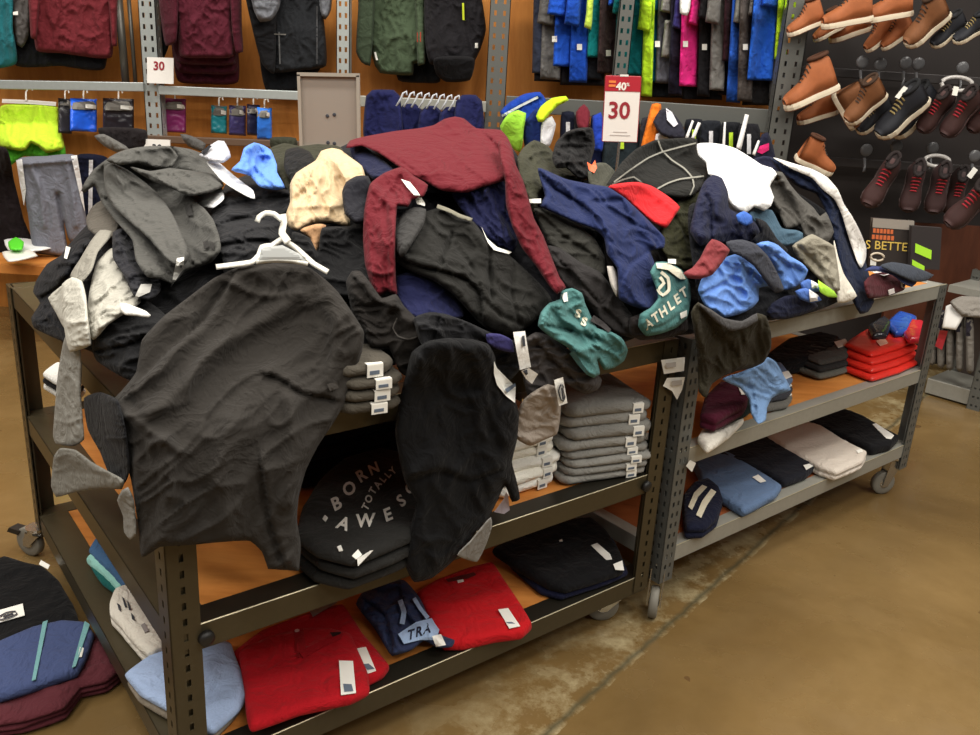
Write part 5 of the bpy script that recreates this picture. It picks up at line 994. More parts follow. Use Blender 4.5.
patch('zip_pull', o, [(462, 3), (464, 3), (464.5, 20), (462.5, 20)], mat('neon_plastic', (206, 222, 50), .5), buf=WALLB, label='neon yellow zip pull'); patch('hang_tag', o, [(475, 43), (478, 43), (478, 48), (475, 48)], PAPER, buf=WALLB)
for i, (x0, x1, yt, yb) in enumerate(((398, 422, 104, 142), (420, 442, 106, 142), (440, 462, 107, 142), (366, 400, 90, 142), (456, 482, 95, 136))):
    gw('polo_shirt', ('navy polo left of centre in the hanging navy row', 'navy polo at the centre of the hanging navy row', 'navy polo right of centre in the hanging navy row', 'navy polo with raised collar at the left end of the navy row', 'navy polo at the right end of the navy row')[i], 'polo shirt', [(x0, yt+6), (x0+6, yt), (x1-6, yt), (x1, yt+6), (x1+1, yb), (x0-1, yb)], (36, 40, 92), group='row of navy polos', T=.07, R=6, buf=WALLF)
for i in range(8):
    p = aty(np.array(403.+i*7.5), np.array(97.+i*.6), 4.9); tag(MB().tube([p+[-.035, 0, -.05], p+[-.012, 0, -.01], p+[0, 0, .02], p+[.018, 0, .03], p+[.02, 0, .01]], .006, 6).build('hanger', mat('clear_hanger', (196, 200, 206), .3), None, True), 'clear hanger above the row of navy polos', 'hanger', 'clear hangers above the navy polos')
# lower left: shorts, trousers and packs on hooks
o = gw('shorts', 'green shorts behind the neon yellow shorts', 'shorts', [(4, 140), (62, 140), (66, 154), (58, 160), (40, 158), (24, 156), (8, 166)], (112, 226, 66), T=.04, pull=.12)
o = gw('shorts', 'neon yellow shorts hanging at the left end of the wall', 'shorts', [(1, 106), (58, 107), (60, 126), (64, 148), (46, 153), (38, 146), (31, 143), (26, 150), (20, 151), (-2, 145)], (206, 246, 62), T=.06, pull=.03)
patch('clip_hanger', o, strip([(2, 101), (30, 102), (56, 104)], 4), WHITEP, buf=WALLB, T=.01); patch('hook', o, strip([(26, 100), (26, 92), (29, 87), (33, 90)], 1.6), WHITEP, buf=WALLB, T=.006)
gw('sweatpants', 'dark brown sweatpants hanging below the neon shorts at the left edge', 'sweatpants', [(-40, 148), (6, 148), (14, 180), (24, 220), (34, 252), (-40, 262)], (36, 26, 28), pull=.15)
gw('shorts', 'navy shorts with white stripes behind the grey sweatpants', 'shorts', [(76, 156), (108, 158), (104, 196), (96, 236), (82, 228)], (36, 40, 66), pull=.06, T=.05)
patch('stripe', bpy.data.objects[[x.name for x in COL.objects if x.name.startswith('shorts')][-1]], [(89, 160), (93, 160), (92, 230), (88, 226)], cloth((226, 226, 230)), buf=WALLB, label='white stripe')
o = gw('sweatpants', 'grey sweatpants with white side stripes on the left wall', 'sweatpants', [(18, 159), (46, 156), (75, 155), (80, 180), (85, 210), (88, 238), (70, 242), (66, 230), (64, 222), (66, 238), (68, 256), (50, 255), (34, 252), (28, 215), (22, 185)], (128, 130, 142), .2, T=.08, wr=.008, buf=WALLF, ws=14, folds=[([(58, 195), (61, 212), (64, 230)], -.03, 3), ([(30, 165), (40, 190), (44, 225)], .02, 4), ([(66, 162), (72, 190), (76, 225)], .02, 4), ([(24, 164), (50, 162), (72, 160)], .02, 3)])
for q in ([(16, 160), (22, 159), (26, 190), (24, 206), (20, 185)], [(71, 156), (77, 155), (82, 185), (85, 212), (81, 200)]): patch('side_stripe', o, q, cloth((232, 232, 232)), buf=WALLF, T=.006, label='white side stripe')
HC = mat('grey_card', (120, 116, 110), .7); 
def pack(x0, x1, yt, yh, yb, rgb, label, hook=True):
    o = drape('packaged_item', label, 'packet', [(x0, yt), (x1, yt+1), (x1, yb), (x0, yb-1)], mat('pack_wrap', rgb, .35, speck=.3, scale=18), T=.03, R=3, wr=.008, ws=6, buf=WALLB, gap=.02, group='small packs on hooks under the rail', smooth=False, pull=.02)
    patch('header_card', o, [(x0, yt), (x1, yt+1), (x1, yh), (x0, yh-1)], HC, buf=WALLB, T=.004)
    patch('price_sticker', o, [((x0+x1)/2+2, yh-6), (x1-1, yh-5), (x1-1, yh-1), ((x0+x1)/2+2, yh-2)], PAPER, buf=WALLB)
    if hook: patch('hook', o, strip([((x0+x1)/2, yt+1), ((x0+x1)/2, yt-7), ((x0+x1)/2+3, yt-9), ((x0+x1)/2+4, yt-5)], 1.5), WHITEP, buf=WALLB, T=.006)
    return o
pack(58, 72, 98, 106, 134, (34, 32, 36), 'black pack just right of the neon shorts')
pack(70, 97, 98, 110, 132, (34, 96, 226), 'royal blue pack right of the neon shorts')
pack(103, 134, 98, 111, 135, (38, 34, 42), 'black pack left of the pale upright')
pack(164, 186, 98, 110, 133, (122, 36, 92), 'pink and purple pack right of the small price sign')
pack(211, 227, 105, 116, 134, (24, 128, 140), 'teal pack on the left wall')
pack(229, 246, 105, 116, 136, (62, 56, 104), 'dull purple pack between the teal and blue packs')
pack(247, 260, 104, 114, 136, (40, 40, 66), 'dark navy pack behind the bright blue pack')
pack(257, 272, 107, 118, 140, (52, 124, 236), 'bright blue pack at the right end of its row')
for i, (q, c, lb) in enumerate((([(98, 128), (146, 130), (146, 148), (118, 150), (104, 142)], (44, 38, 40), 'black folded goods behind the grey sweatshirt at the left'), ([(94, 136), (104, 134), (126, 146), (132, 152), (118, 153), (104, 146)], (128, 126, 122), 'grey rolled goods behind the grey sweatshirt at the left'), ([(180, 134), (192, 136), (206, 144), (204, 152), (188, 146)], (110, 108, 106), 'grey rolled goods behind the white cap'), ([(270, 138), (296, 138), (297, 150), (272, 150)], (70, 72, 58), 'olive folded goods behind the blue shirt'))):
    gw('rolled_goods', lb, 'goods', q, c, buf=WALLF, group='folded goods on the low rail')
# base deck with hangers at the far left
a = aty(np.array(-40.), np.array(262.), 4.7); b = aty(np.array(150.), np.array(262.), 4.7)
o = MB().box((a[0], 4.7, a[2]-.05), (b[0]-a[0], 0, 0), (0, .3, 0), (0, 0, .05)).build('base_shelf', BOARD); tag(o, 'wooden base shelf of the wall display at the far left', 'shelf'); 
for xx in (.3, 1.0): MB().box((a[0]+xx, 5.4, a[2]-.16), (.03, 0, 0), (0, .1, 0), (0, 0, .11)).build('bracket', STEEL, o)
DK = plane_buf((0, 0, a[2]+.001), (0, 0, 1))
for nm, q, c, lb in (('hanger_pack', [(4, 240), (22, 238), (46, 242), (52, 248), (30, 252), (8, 250)], (232, 232, 230), 'white plastic hangers lying on the base shelf'), ('wrapped_shirt', [(2, 252), (30, 250), (38, 256), (8, 262)], (226, 222, 214), 'white wrapped shirt on the base shelf'), ('sock_pack', [(8, 242), (16, 237), (24, 242), (22, 250), (10, 250)], (90, 214, 50), 'neon green socks on the base shelf')):
    drape(nm, lb, 'packet', q, mat('shop_wrap', c, .5), T=.04, R=4, wr=.01, ws=5, buf=DK, group='loose goods on the base shelf')
# ------------------------------------------------------------------ signs
def board(name, label, cat, tl, tr, bl, y, M, th=.008, group=None, tilt=0.):
    """upright flat sign facing the shop: corners traced at distance y"""
    p, q, r = (aty(np.array(float(c[0])), np.array(float(c[1])), y) for c in (tl, tr, bl))
    h = p[2]-r[2]; ax = q-p; w = np.linalg.norm(ax); ax /= w
    o = MB().box(r, ax*w, (0, th, 0), (p-r)).build(name, M); tag(o, label, cat, group); return o, p, ax, w, (p-r)/np.linalg.norm(p-r), np.linalg.norm(p-r)
DRED = mat('dark_red_print', (150, 34, 48), .5); SREL = mat('sign_red', (176, 32, 48), .45); SIGNW = mat('sign_white', (236, 233, 228), .45)
def on(pk, fx, fy): o, p, ax, w, up, h = pk; return p+ax*w*fx-up*h*fy-np.array([0, .0005, 0])
pk = board('price_sign', 'small white price sign with a red 30 on the left upright', 'sign', (147, 57), (173.5, 58), (147, 83), RY-.05, SIGNW)
sign_text('number', pk[0], '30', on(pk, .45, .34), pk[2], pk[4], pk[5]*.46, DRED, bold=.025)
MB().box(on(pk, .2, .5)+np.array([0, .009, 0]), pk[2]*.05, (0, .05, 0), (0, 0, .02)).build('clip', CHROME, pk[0])
pk = board('price_sign', 'half hidden white price sign just above the grey sweatshirt', 'sign', (144, 139), (170, 140), (144, 165), RY-.2, SIGNW)
sign_text('number', pk[0], '30', on(pk, .5, .34), pk[2], pk[4], pk[5]*.4, INK, bold=.02)
# big red and white price sign on a stem from the heap
ys = 3.75
pk = board('price_sign', 'tall red and white price sign reading 40% and 30 above the heap', 'sign', (606, 76), (641, 77), (602.5, 141), ys, SIGNW, th=.006)
o, p, ax, w, up, h = pk
hd = MB().box(p-up*h*.225-np.array([0, .002, 0]), ax*w, (0, .0105, 0), up*h*.225).build('red_header', SREL, o)
sign_text('number', hd, '40', on(pk, .45, .155)-np.array([0, .002, 0]), ax, up, h*.16, PAPER, bold=.035); sign_text('percent_mark', hd, '%', on(pk, .64, .12)-np.array([0, .002, 0]), ax, up, h*.07, PAPER, bold=.02)
for k in range(2): MB().box(on(pk, .09, .10+.06*k)-np.array([0, .0035, 0]), ax*w*.2, (0, .002, 0), up*h*.035).build('orange_line', mat('orange_print', (232, 132, 62), .5), hd)
MB().box(on(pk, .4, -.0)-np.array([0, .003, 0]), ax*w*.24, (0, .006, 0), up*h*.03).build('clip', SIGNW, o)
sign_text('number', o, '30', on(pk, .43, .53), ax, up, h*.36, DRED, bold=.02)
for k in range(2): MB().box(on(pk, .3-.1*k, .86+.05*k)-np.array([0, .001, 0]), ax*w*(.4+.2*k), (0, .0015, 0), up*h*.016).build('small_print', mat('pale_print', (196, 190, 186), .7), o)
fr = MB()
for A_, B_ in (((0, 0), (1, 0)), ((0, 1), (1, 1)), ((0, 0), (0, 1)), ((1, 0), (1, 1))): fr.tube([on(pk, *A_)+np.array([0, .004, 0]), on(pk, *B_)+np.array([0, .004, 0])], .0035, 6)
fr.build('frame', DRED, o)
c = on(pk, .5, 1); MB().tube([c+np.array([0, .004, 0]), np.array([c[0], c[1]+.004, B.z[2]+.02])], .006, 8).build('stem', CHROME, o)
# grey back of a sign holder
yb = 3.05
pk = board('sign_holder', 'grey blank back of a sign holder rising behind the tan jacket', 'sign holder', (299, 76), (358.5, 77), (301.5, 147), yb, mat('grey_sign_back', (146, 136, 126), .55), th=.008)
o, p, ax, w, up, h = pk; FRM = mat('grey_sign_frame', (160, 152, 140), .5)
for (fx, fy, lw, lh) in ((-.02, .0, 1.04, .05), (-.02, 1.0, .05, 1.02), (.97, 1.0, .05, 1.02), (-.02, 1.03, 1.04, .04)): MB().box(on(pk, fx, fy)-np.array([0, .012, 0]), ax*w*lw, (0, .02, 0), up*h*lh).build('frame', FRM, o)
for fx, fy in ((.46, .55), (.58, .53), (.46, .93), (.57, .94)): MB().lathe(on(pk, fx, fy)+np.array([0, .001, 0]), (0, -1, 0), [(0, .006), (.003, .006), (.004, .003)], 12).build('screw', INK, o)
c = on(pk, .5, 1); MB().tube([c+np.array([0, .006, 0]), np.array([c[0], c[1]+.006, A.z[2]+.02])], .011, 10).build('stem', CHROME, o)
# ------------------------------------------------------------------ rows of tees on arms, upper right (back ones first)
GT = 'tees hanging on the upper right arms'
def tee(label, rgb, x0, x1, yb, slant=-4, sleeve=None, ytag=None, top=None, dx=0, heather=0):
    yt = -26 if top is None else top
    o = gw('tee_shirt', label, 'tee', [(x0-slant, yt), (x1-slant, yt), (x1-slant*.5, (yt+yb)/2), (x1, yb), (x0, yb-1), (x0-slant*.5, (yt+yb)/2)], rgb, heather, T=.035, R=4, wr=.014, ws=6, group=GT, sm=4, fine=8., an=3., smooth=False)
    if sleeve:
        a0, a1, yb2 = sleeve[:3]; drape('sleeve', None, None, [(a0+5, -26), (a1+3, -26), (a1, yb2-6), (a1-1, yb2), (a0, yb2-3), (a0+2, yb2-16)], cloth(sleeve[3] if len(sleeve) > 3 else rgb), T=.05, R=4, smooth=False, wr=.008, ws=6, buf=WALLB, parent=o, sm=4)
    if ytag: patch('price_tag', o, [(ytag[0], ytag[1]), (ytag[0]+5, ytag[1]), (ytag[0]+5, ytag[1]+6), (ytag[0], ytag[1]+6)], PAPER, buf=WALLB, label='white price tag')
    return o
# dark garments at the back of the arms
for i, (x0, x1, yb, c) in enumerate(((534, 560, 82, (38, 38, 44)), (560, 604, 86, (40, 36, 40)), (640, 682, 98, (36, 38, 44)), (682, 722, 100, (30, 28, 32)), (718, 744, 96, (36, 24, 30)), (742, 786, 106, (46, 44, 46)))):
    tee(('dark tee at the back left of the upper right arms', 'dark tee behind the royal blue tees', 'dark tee behind the neon and grey tees', 'black tee behind the pink tee', 'black maroon tee behind the grey tee', 'dark grey tee behind the big blue tee')[i], c, x0, x1, yb)
T_ = [('slate navy tee at the left end of the upper right tees', (66, 72, 92), 532, 543, 74, dict(slant=-2)),
      ('grey tee with loose sleeve second in the upper right tees', (118, 116, 114), 540, 560, 80, dict(sleeve=(537, 556, 26))),
      ('royal blue tee left of the other royal blue tee', (36, 92, 212), 553, 571, 67, dict(sleeve=(547, 568, 17), ytag=(552, 36))),
      ('black tee between royal blue and teal tees', (40, 42, 48), 584, 602, 80, dict()),
      ('long royal blue tee with blue sleeve above', (34, 88, 206), 569, 587, 83, dict(sleeve=(564, 580, 27), ytag=(577, 44))),
      ('slim teal tee right of the royal blue tees', (12, 132, 134), 587, 600, 58, dict(sleeve=(584, 592, 30, (206, 236, 90)))),
      ('dark brown tee with red price tag', (72, 54, 54), 597, 616, 74, dict(sleeve=(608, 617, 8, (40, 96, 206)), ytag=(606, 50))),
      ('broad teal tee behind the grey upright', (12, 118, 122), 614, 642, 76, dict(sleeve=(612, 622, 16))),
      ('deep blue teal tee right of the neon tee', (10, 112, 142), 650, 660, 83, dict(sleeve=(650, 660, 12))),
      ('slate grey tee right of the deep blue teal tee', (108, 108, 118), 655, 672, 84, dict(sleeve=(660, 673, 14, (150, 148, 144)))),
      ('neon yellow tee with neon sleeve over the price sign', (196, 246, 48), 641, 652, 97, dict(sleeve=(637, 651, 32))),
      ('light grey short tee with price tag', (158, 156, 150), 661, 677, 58, dict(top=20, ytag=(655, 41))),
      ('black purple tee left of the pink tee', (44, 40, 60), 668, 682, 96, dict(sleeve=(672, 682, 30, (66, 60, 130)))),
      ('hot pink tee with white sleeve', (238, 44, 138), 679, 697, 87, dict(sleeve=(688, 699, 26), ytag=(683, 41))),
      ('black tee right of the hot pink tee', (36, 34, 38), 697, 710, 97, dict(sleeve=(698, 708, 20), ytag=(702, 44))),
      ('mid grey tee with grey sleeve right of the pink tee', (128, 126, 122), 709, 724, 91, dict(sleeve=(705, 720, 25))),
      ('black and maroon tee right of the mid grey tee', (62, 30, 38), 722, 738, 62, dict()),
      ('narrow royal blue tee right of the maroon tee', (44, 98, 206), 726, 740, 103, dict(slant=-8, sleeve=(733, 746, 25, (136, 136, 130)))),
      ('taupe tee between the two right royal blue tees', (96, 88, 84), 737, 752, 102, dict(sleeve=(748, 762, 18, (110, 106, 104)), ytag=(743, 44))),
      ('grey tee below the neon yellow sleeve', (112, 112, 112), 769, 784, 100, dict()),
      ('big royal blue tee at the right of the upper arms', (42, 104, 220), 747, 772, 81, dict(slant=-9, sleeve=(762, 781, 8))),
      ('neon yellow tee beside the shoe wall', (198, 240, 44), 774, 786, 60, dict(slant=-6, sleeve=(783, 799, 20)))]
for lb, c, x0, x1, yb, k in T_: tee(lb, c, x0, x1, yb, **k)
tee_ = None
o = drape('sleeve', None, None, [(682, -26), (692, -26), (690, 8), (687, 16), (680, 13)], cloth((236, 234, 236)), T=.04, R=4, wr=.005, buf=WALLB, parent=[x for x in COL.objects if x.get('label') == 'hot pink tee with white sleeve'][0])
# lower right row
GL = 'clothes hanging on the lower right rail'
def gl(name, label, cat, poly, rgb, **k):
    k.setdefault('group', GL); k.setdefault('buf', WALLF); k.setdefault('T', .04); k.setdefault('R', 5); k.setdefault('wr', .012); return gw(name, label, cat, poly, rgb, **k)
for i, (x0, x1, c, lb) in enumerate(((560, 576, (36, 40, 62), 'navy jacket in the middle of the left lower row'), (574, 590, (30, 30, 34), 'black jacket left of the maroon jacket'), (590, 604, (34, 44, 92), 'navy blue jacket left of the price sign'), (604, 640, (48, 60, 66), 'dark teal jacket below the price sign'), (640, 660, (60, 58, 66), 'slate jacket right of the price sign'), (684, 704, (34, 36, 44), 'black jacket with neon trim left of the white strap'), (700, 722, (38, 42, 50), 'charcoal jacket with neon trim'), (720, 742, (30, 32, 38), 'black jacket between two white straps'), (738, 760, (36, 36, 42), 'black jacket left of the pink lined one'))):
    o = gl('jacket', lb, 'jacket', [(x0+2, 112+i*1.5), (x1-2, 112+i*1.5), (x1, 130), (x1, 195), (x0, 195), (x0, 130)], c)
    for xx, c2 in (((x0+x1)/2-2, (190, 226, 60) if i % 2 else (210, 210, 214)),):
        patch('trim', o, [(xx, 122+i*1.5), (xx+4, 122+i*1.5), (xx+4, 146+i), (xx, 146+i)], cloth(c2), buf=WALLF, T=.005)
o = gl('jacket', 'royal blue hooded jacket at the left end of the lower right row', 'jacket', [(500, 112), (510, 102), (524, 94), (540, 92), (546, 100), (545, 150), (528, 150), (520, 130), (508, 125)], (36, 78, 190), T=.06, folds=[([(505, 116), (525, 104), (540, 98)], .015, 4, 'l')])
patch('piping', o, strip([(502, 116), (520, 106), (538, 97)], 2.4), cloth((214, 218, 226)), buf=WALLF)
gl('jacket', 'navy jacket beside the neon green hood', 'jacket', [(524, 124), (534, 110), (542, 106), (544, 150), (526, 152)], (38, 58, 128))
gl('hooded_jacket', 'neon green jacket at the left of the lower right row', 'jacket', [(500, 126), (508, 114), (518, 110), (526, 113), (524, 128), (520, 152), (504, 140)], (172, 238, 74), T=.07)
gl('jacket', 'white jacket edge below the neon yellow sleeve', 'jacket', [(542, 122), (552, 116), (556, 124), (550, 146), (541, 148)], (222, 222, 226))
gl('jacket', 'neon yellow jacket sleeve over the lower right rail', 'jacket', [(536, 116), (541, 106), (552, 98), (566, 96), (569, 100), (558, 106), (550, 114), (543, 122), (538, 122)], (208, 244, 44), T=.07)
gl('jacket', 'maroon jacket left of the price sign', 'jacket', [(576, 112), (584, 104), (590, 112), (588, 130), (578, 128)], (132, 44, 58))
gl('jacket', 'bright blue jacket half behind the price sign', 'jacket', [(593, 116), (601, 112), (604, 130), (602, 152), (594, 150)], (38, 72, 190))
gl('vest', 'orange vest right of the price sign', 'vest', [(652, 104), (661, 104), (660, 120), (655, 146), (641, 150), (645, 130)], (242, 128, 38), T=.06)
gl('jacket', 'white jacket below the dark jacket right of the price sign', 'jacket', [(656, 134), (672, 132), (676, 142), (656, 146)], (232, 232, 234))
o = gl('jacket', 'dark slate jacket with a white panel right of the price sign', 'jacket', [(653, 122), (660, 110), (668, 108), (682, 124), (686, 138), (674, 140), (660, 134)], (56, 56, 70), T=.08)
patch('white_panel', o, [(666, 108), (672, 112), (678, 124), (674, 127), (667, 120)], cloth((228, 226, 234)), buf=WALLF, T=.006, label='white panel')
for i, q in enumerate(([(692, 120), (694, 121), (688, 139), (685, 138)], [(698, 122), (701, 123), (694, 140), (691, 138)], [(724, 122), (726, 122), (725, 148), (722, 148)], [(745, 114), (749, 115), (741, 150), (736, 148)])):
    gl('strap', ('leftmost white strap right of the price sign', 'second white strap right of the price sign', 'thin white strap above the big white tee', 'broad white strap above the big white tee')[i], 'strap', q, (232, 230, 228), T=.012, R=2, wr=0, smooth=False)
gl('backpack', 'dark navy pack with a pink lining at the end of the lower row', 'bag', [(752, 160), (757, 146), (762, 134), (768, 132), (774, 150), (776, 168), (764, 170)], (42, 44, 68), T=.06)
patch('pink_lining', bpy.data.objects[[x.name for x in COL.objects if x.name.startswith('backpack')][-1]], [(757, 152), (760, 146), (769, 143), (769, 150), (762, 154)], cloth((232, 46, 120)), buf=WALLF, T=.006, label='pink lining'); gl('strap', 'short white strap beside the pink lined pack', 'strap', [(758, 140), (760, 141), (755, 156), (752, 154)], (230, 228, 226), T=.012, R=2, wr=0, smooth=False)
# ------------------------------------------------------------------ shoes on the right
SOLEW = mat('white_rubber', (222, 214, 196), .55)
SC = 1.14
def shoe(label, heel, toe, rgb, sole_rgb, y=5.0, side=1, roll=.15, boot=True, lace=(60, 46, 38), w=.058, dy=.0, group='shoes hanging on the right wall', high=.0, facing=None):
    """hanging shoe: heel and toe of the sole in the picture at distance y; side +1 puts the upper above the sole"""
    Hh = aty(np.array(float(heel[0])), np.array(float(heel[1])), y); Tt = aty(np.array(float(toe[0])), np.array(float(toe[1])), y+dy)
    c_ = (Hh+Tt)/2; Hh = c_+(Hh-c_)*SC; Tt = c_+(Tt-c_)*SC
    X = Tt-Hh; L_ = np.linalg.norm(X); X /= L_
    n = np.array([0, -1., 0]); Z = np.cross(X, n)*(1 if np.cross(X, n)[2] > 0 else -1)*side; Z /= np.linalg.norm(Z)
    Z = Z*math.cos(roll)+n*math.sin(roll); Z -= X*(Z@X); Z /= np.linalg.norm(Z); Yv = np.cross(Z, X)
    if facing is not None: L_ = facing
    hb = (.60 if boot else .42)*L_
    st = [(.02, .30, .86), (.10, .40, .98), (.22, .42, 1.0), (.34, .40, .98), (.42, .38, .86), (.50, .38, .66), (.60, .42, .50), (.72, .47, .40), (.84, .46, .33), (.93, .38, .27), (.985, .22, .20)]
    wd = w*2*L_/.27; V = []; N_ = 14; f = []
    for s, hw, hh in st:
        for j in range(N_):
            a = math.pi*j/(N_-1); cx = math.copysign(abs(math.cos(a))**.7, math.cos(a)); V.append(Hh+X*L_*s+Yv*wd*hw*cx*(1-.25*math.sin(a)*(hh > .6))+Z*(.05*L_+hb*hh*math.sin(a)**.75))
    k = len(st)
    for i in range(k-1):
        for j in range(N_-1): f.append((i*N_+j, i*N_+j+1, (i+1)*N_+j+1, (i+1)*N_+j))
        f.append((i*N_+N_-1, i*N_, (i+1)*N_, (i+1)*N_+N_-1))
    f.append(tuple(range(N_))); f.append(tuple((k-1)*N_+j for j in range(N_))[::-1])
    if np.linalg.det(np.array([X, Yv, Z])) > 0: f = [q[::-1] for q in f]
    o = link('boot' if boot else 'sneaker', V, f, mat('suede', rgb, .75, speck=.18, scale=40)); tag(o, label, 'boot' if boot else 'shoe', group)
    # sole
    out = [(0, .0), (.0, .28), (.08, .40), (.25, .43), (.45, .40), (.62, .45), (.78, .50), (.90, .44), (.98, .25), (1.01, 0)]
    top = [Hh+X*L_*s+Yv*wd*hw for s, hw in out]+[Hh+X*L_*s-Yv*wd*hw for s, hw in out[::-1][1:-1]]
    n2 = len(top); th = (.105 if sole_rgb[0] > 150 else .08)*L_; Vs = [p+Z*.055*L_ for p in top]+[p+Z*(.055*L_-th*.5)+(p-(Hh+X*L_*.5))*.02 for p in top]+[p-Z*(th-.055*L_) for p in top]
    fs = [tuple(range(n2)), tuple(2*n2+i for i in range(n2))[::-1]]
    for r in range(2): fs += [(r*n2+i, (r+1)*n2+i, (r+1)*n2+(i+1) % n2, r*n2+(i+1) % n2) for i in range(n2)]
    link('sole', Vs, fs, mat('rubber_sole', sole_rgb, .6), o, smooth=False)
    if sole_rgb[0] > 150: link('outsole', [p-Z*(th-.052*L_) for p in top]+[p-Z*(th-.04*L_) for p in top], [tuple(range(n2)), tuple(n2+i for i in range(n2))[::-1]]+[(i, n2+i, n2+(i+1) % n2, (i+1) % n2) for i in range(n2)], mat('brown_outsole', (112, 70, 44), .7), o, smooth=False)
    lc = MB()
    for i in range(5):
        s = .40+.055*i; hh = np.interp(s, [q[0] for q in st], [q[2] for q in st]); hw = .2
        p = Hh+X*L_*s+Z*(.05*L_+hb*hh*.97)
        lc.tube([p+Yv*wd*hw-Z*hb*.10, p+Yv*wd*hw*.5+Z*.004, p-Yv*wd*hw*.5+Z*.004, p-Yv*wd*hw-Z*hb*.10], .0042*L_/.27, 5)
    lc.build('laces', mat('lace', lace, .8), o, True)
    # ankle opening
    cpt = Hh+X*L_*.2+Z*(.05*L_+hb*.985); ring = [cpt+X*L_*.17*math.cos(t)+Yv*wd*.22*math.sin(t) for t in np.linspace(0, 2*math.pi, 15)[:-1]]
    MB().tube(ring, .011*L_/.27, 6, closed=True).add(ring, [tuple(range(14))]).build('collar', mat('dark_lining', tuple(int(v*.45) for v in rgb), .9), o, True)
    return o
TAN = (156, 88, 46); MOC = (124, 78, 44); BLK = (24, 26, 34); MAR = (64, 38, 36); RL = (168, 36, 50)
C_ = (226, 214, 190)
# top row
shoe('tan boot at the left end of the top shoe row', (822, 21), (790, 34), TAN, C_, 4.98)
shoe('tan boot behind and below the first tan boot, top row', (842, 26), (816, 40), TAN, C_, 5.14)
shoe('tan boot hanging low in the top row behind the long soled pair', (868, 28), (832, 40), TAN, C_, 5.18)
shoe('tan boot second in front in the top shoe row', (868, 18), (825, 26), TAN, C_, 4.92)
shoe('tan boot third in front in the top shoe row', (908, 13), (866, 20), TAN, C_, 4.98)
shoe('tan boot toe down below the third front boot, top row', (894, 30), (868, 50), TAN, C_, 5.12)
shoe('tan boot toe down left of the brown moccasin boot, top row', (912, 30), (884, 48), TAN, C_, 5.08)
shoe('brown stitched moccasin boot in the top shoe row', (945, 14), (909, 44), MOC, C_, 4.95, roll=.5)
shoe('black sneaker left of the other in the top row', (963, 24), (934, 45), BLK, C_, 5.0, boot=False, roll=.5, lace=(150, 132, 84))
shoe('black sneaker at the right end of the top row', (986, 25), (956, 41), BLK, C_, 4.94, boot=False, roll=.5, lace=(150, 132, 84))
# second row
shoe('tan boot under the left pair in the second row', (834, 112), (800, 122), TAN, C_, 5.15, roll=.1)
shoe('tan boot pointing left at the start of the second row', (834, 87), (788, 107), TAN, C_, 4.96, roll=.1)
shoe('brown moccasin boot toe forward in the second row', (882, 94), (849, 121), MOC, C_, 4.92, roll=.6)
shoe('brown moccasin boot facing left behind the other moccasin boot', (835, 96), (853, 127), MOC, C_, 5.06, roll=.5)
shoe('black sneaker next to the moccasin boot in the second row', (890, 108), (860, 131), BLK, C_, 5.04, boot=False, roll=.5, lace=(150, 132, 84))
shoe('black sneaker behind the front black sneaker in the second row', (934, 98), (896, 134), BLK, C_, 5.1, boot=False, roll=.5, lace=(150, 132, 84))
shoe('black sneaker with broad white sole in the second row', (923, 99), (881, 134), BLK, C_, 4.93, boot=False, roll=.55, lace=(150, 132, 84))
shoe('maroon hiking boot with red laces in the second row', (950, 98), (922, 130), MAR, (74, 48, 46), 5.0, roll=.9, lace=RL)
shoe('maroon hiking boot right of the first maroon boot, second row', (976, 98), (946, 134), MAR, (74, 48, 46), 4.95, roll=.9, lace=RL)
shoe('maroon hiking boot cut by the right edge, second row', (1000, 100), (972, 130), MAR, (74, 48, 46), 5.0, roll=.9, lace=RL)
# third row
shoe('tan boot peeking over the striped jersey in the third row', (798, 158), (830, 172), TAN, C_, 4.9, roll=.35)
shoe('dark boot with red laces right of the tan boot, third row', (892, 166), (868, 204), MAR, (66, 44, 42), 4.98, dy=-.06, roll=1.1, lace=RL)
shoe('left of a dark boot pair with red laces, third row', (917, 168), (908, 209), (60, 38, 38), (66, 46, 44), 4.95, dy=-.06, roll=1.2, lace=RL)
shoe('right of a dark boot pair with red laces, third row', (942, 170), (933, 211), (60, 38, 38), (66, 46, 44), 4.95, dy=-.06, roll=1.2, lace=RL)
shoe('dark boot behind the boot pair in the third row', (960, 174), (951, 213), (52, 34, 34), (58, 40, 38), 5.12, dy=-.06, roll=1.2, lace=RL)
shoe('large maroon boot at the right edge of the third row', (990, 190), (950, 224), MAR, (66, 42, 40), 4.8, roll=.9, lace=RL)
# shoe bars and grey shoe hangers
for i, (p, q) in enumerate((((800, 70), (1010, 84)), ((800, 160), (1010, 172)))):
    o = rail(p, q, 5.3, .05, mat('dark_bar', (56, 52, 52), .5, .3), ('dark bar above the second row of shoes', 'dark bar above the third row of shoes')[i], dep=.05)
HGC = mat('grey_clear_plastic', (92, 92, 94), .3)
for i, (x, y) in enumerate(((824, 62), (862, 62), (905, 63), (962, 68), (866, 150), (896, 146), (932, 148), (974, 156), (880, 64), (918, 64))):
    p = aty(np.array(float(x)), np.array(float(y)), 5.18); m_ = MB().lathe(p, (0, -1, 0), [(0, .034), (.006, .036), (.012, .032), (.014, .015)], 18).tube([p+[0, .002, -.045], p+[.005, -.01, -.09], p+[0, -.03, -.12]], .009, 8)
    tag(m_.build('shoe_hanger', HGC, None, True), 'grey clear disc hanger over the shoe rows', 'hanger', 'grey disc shoe hangers')
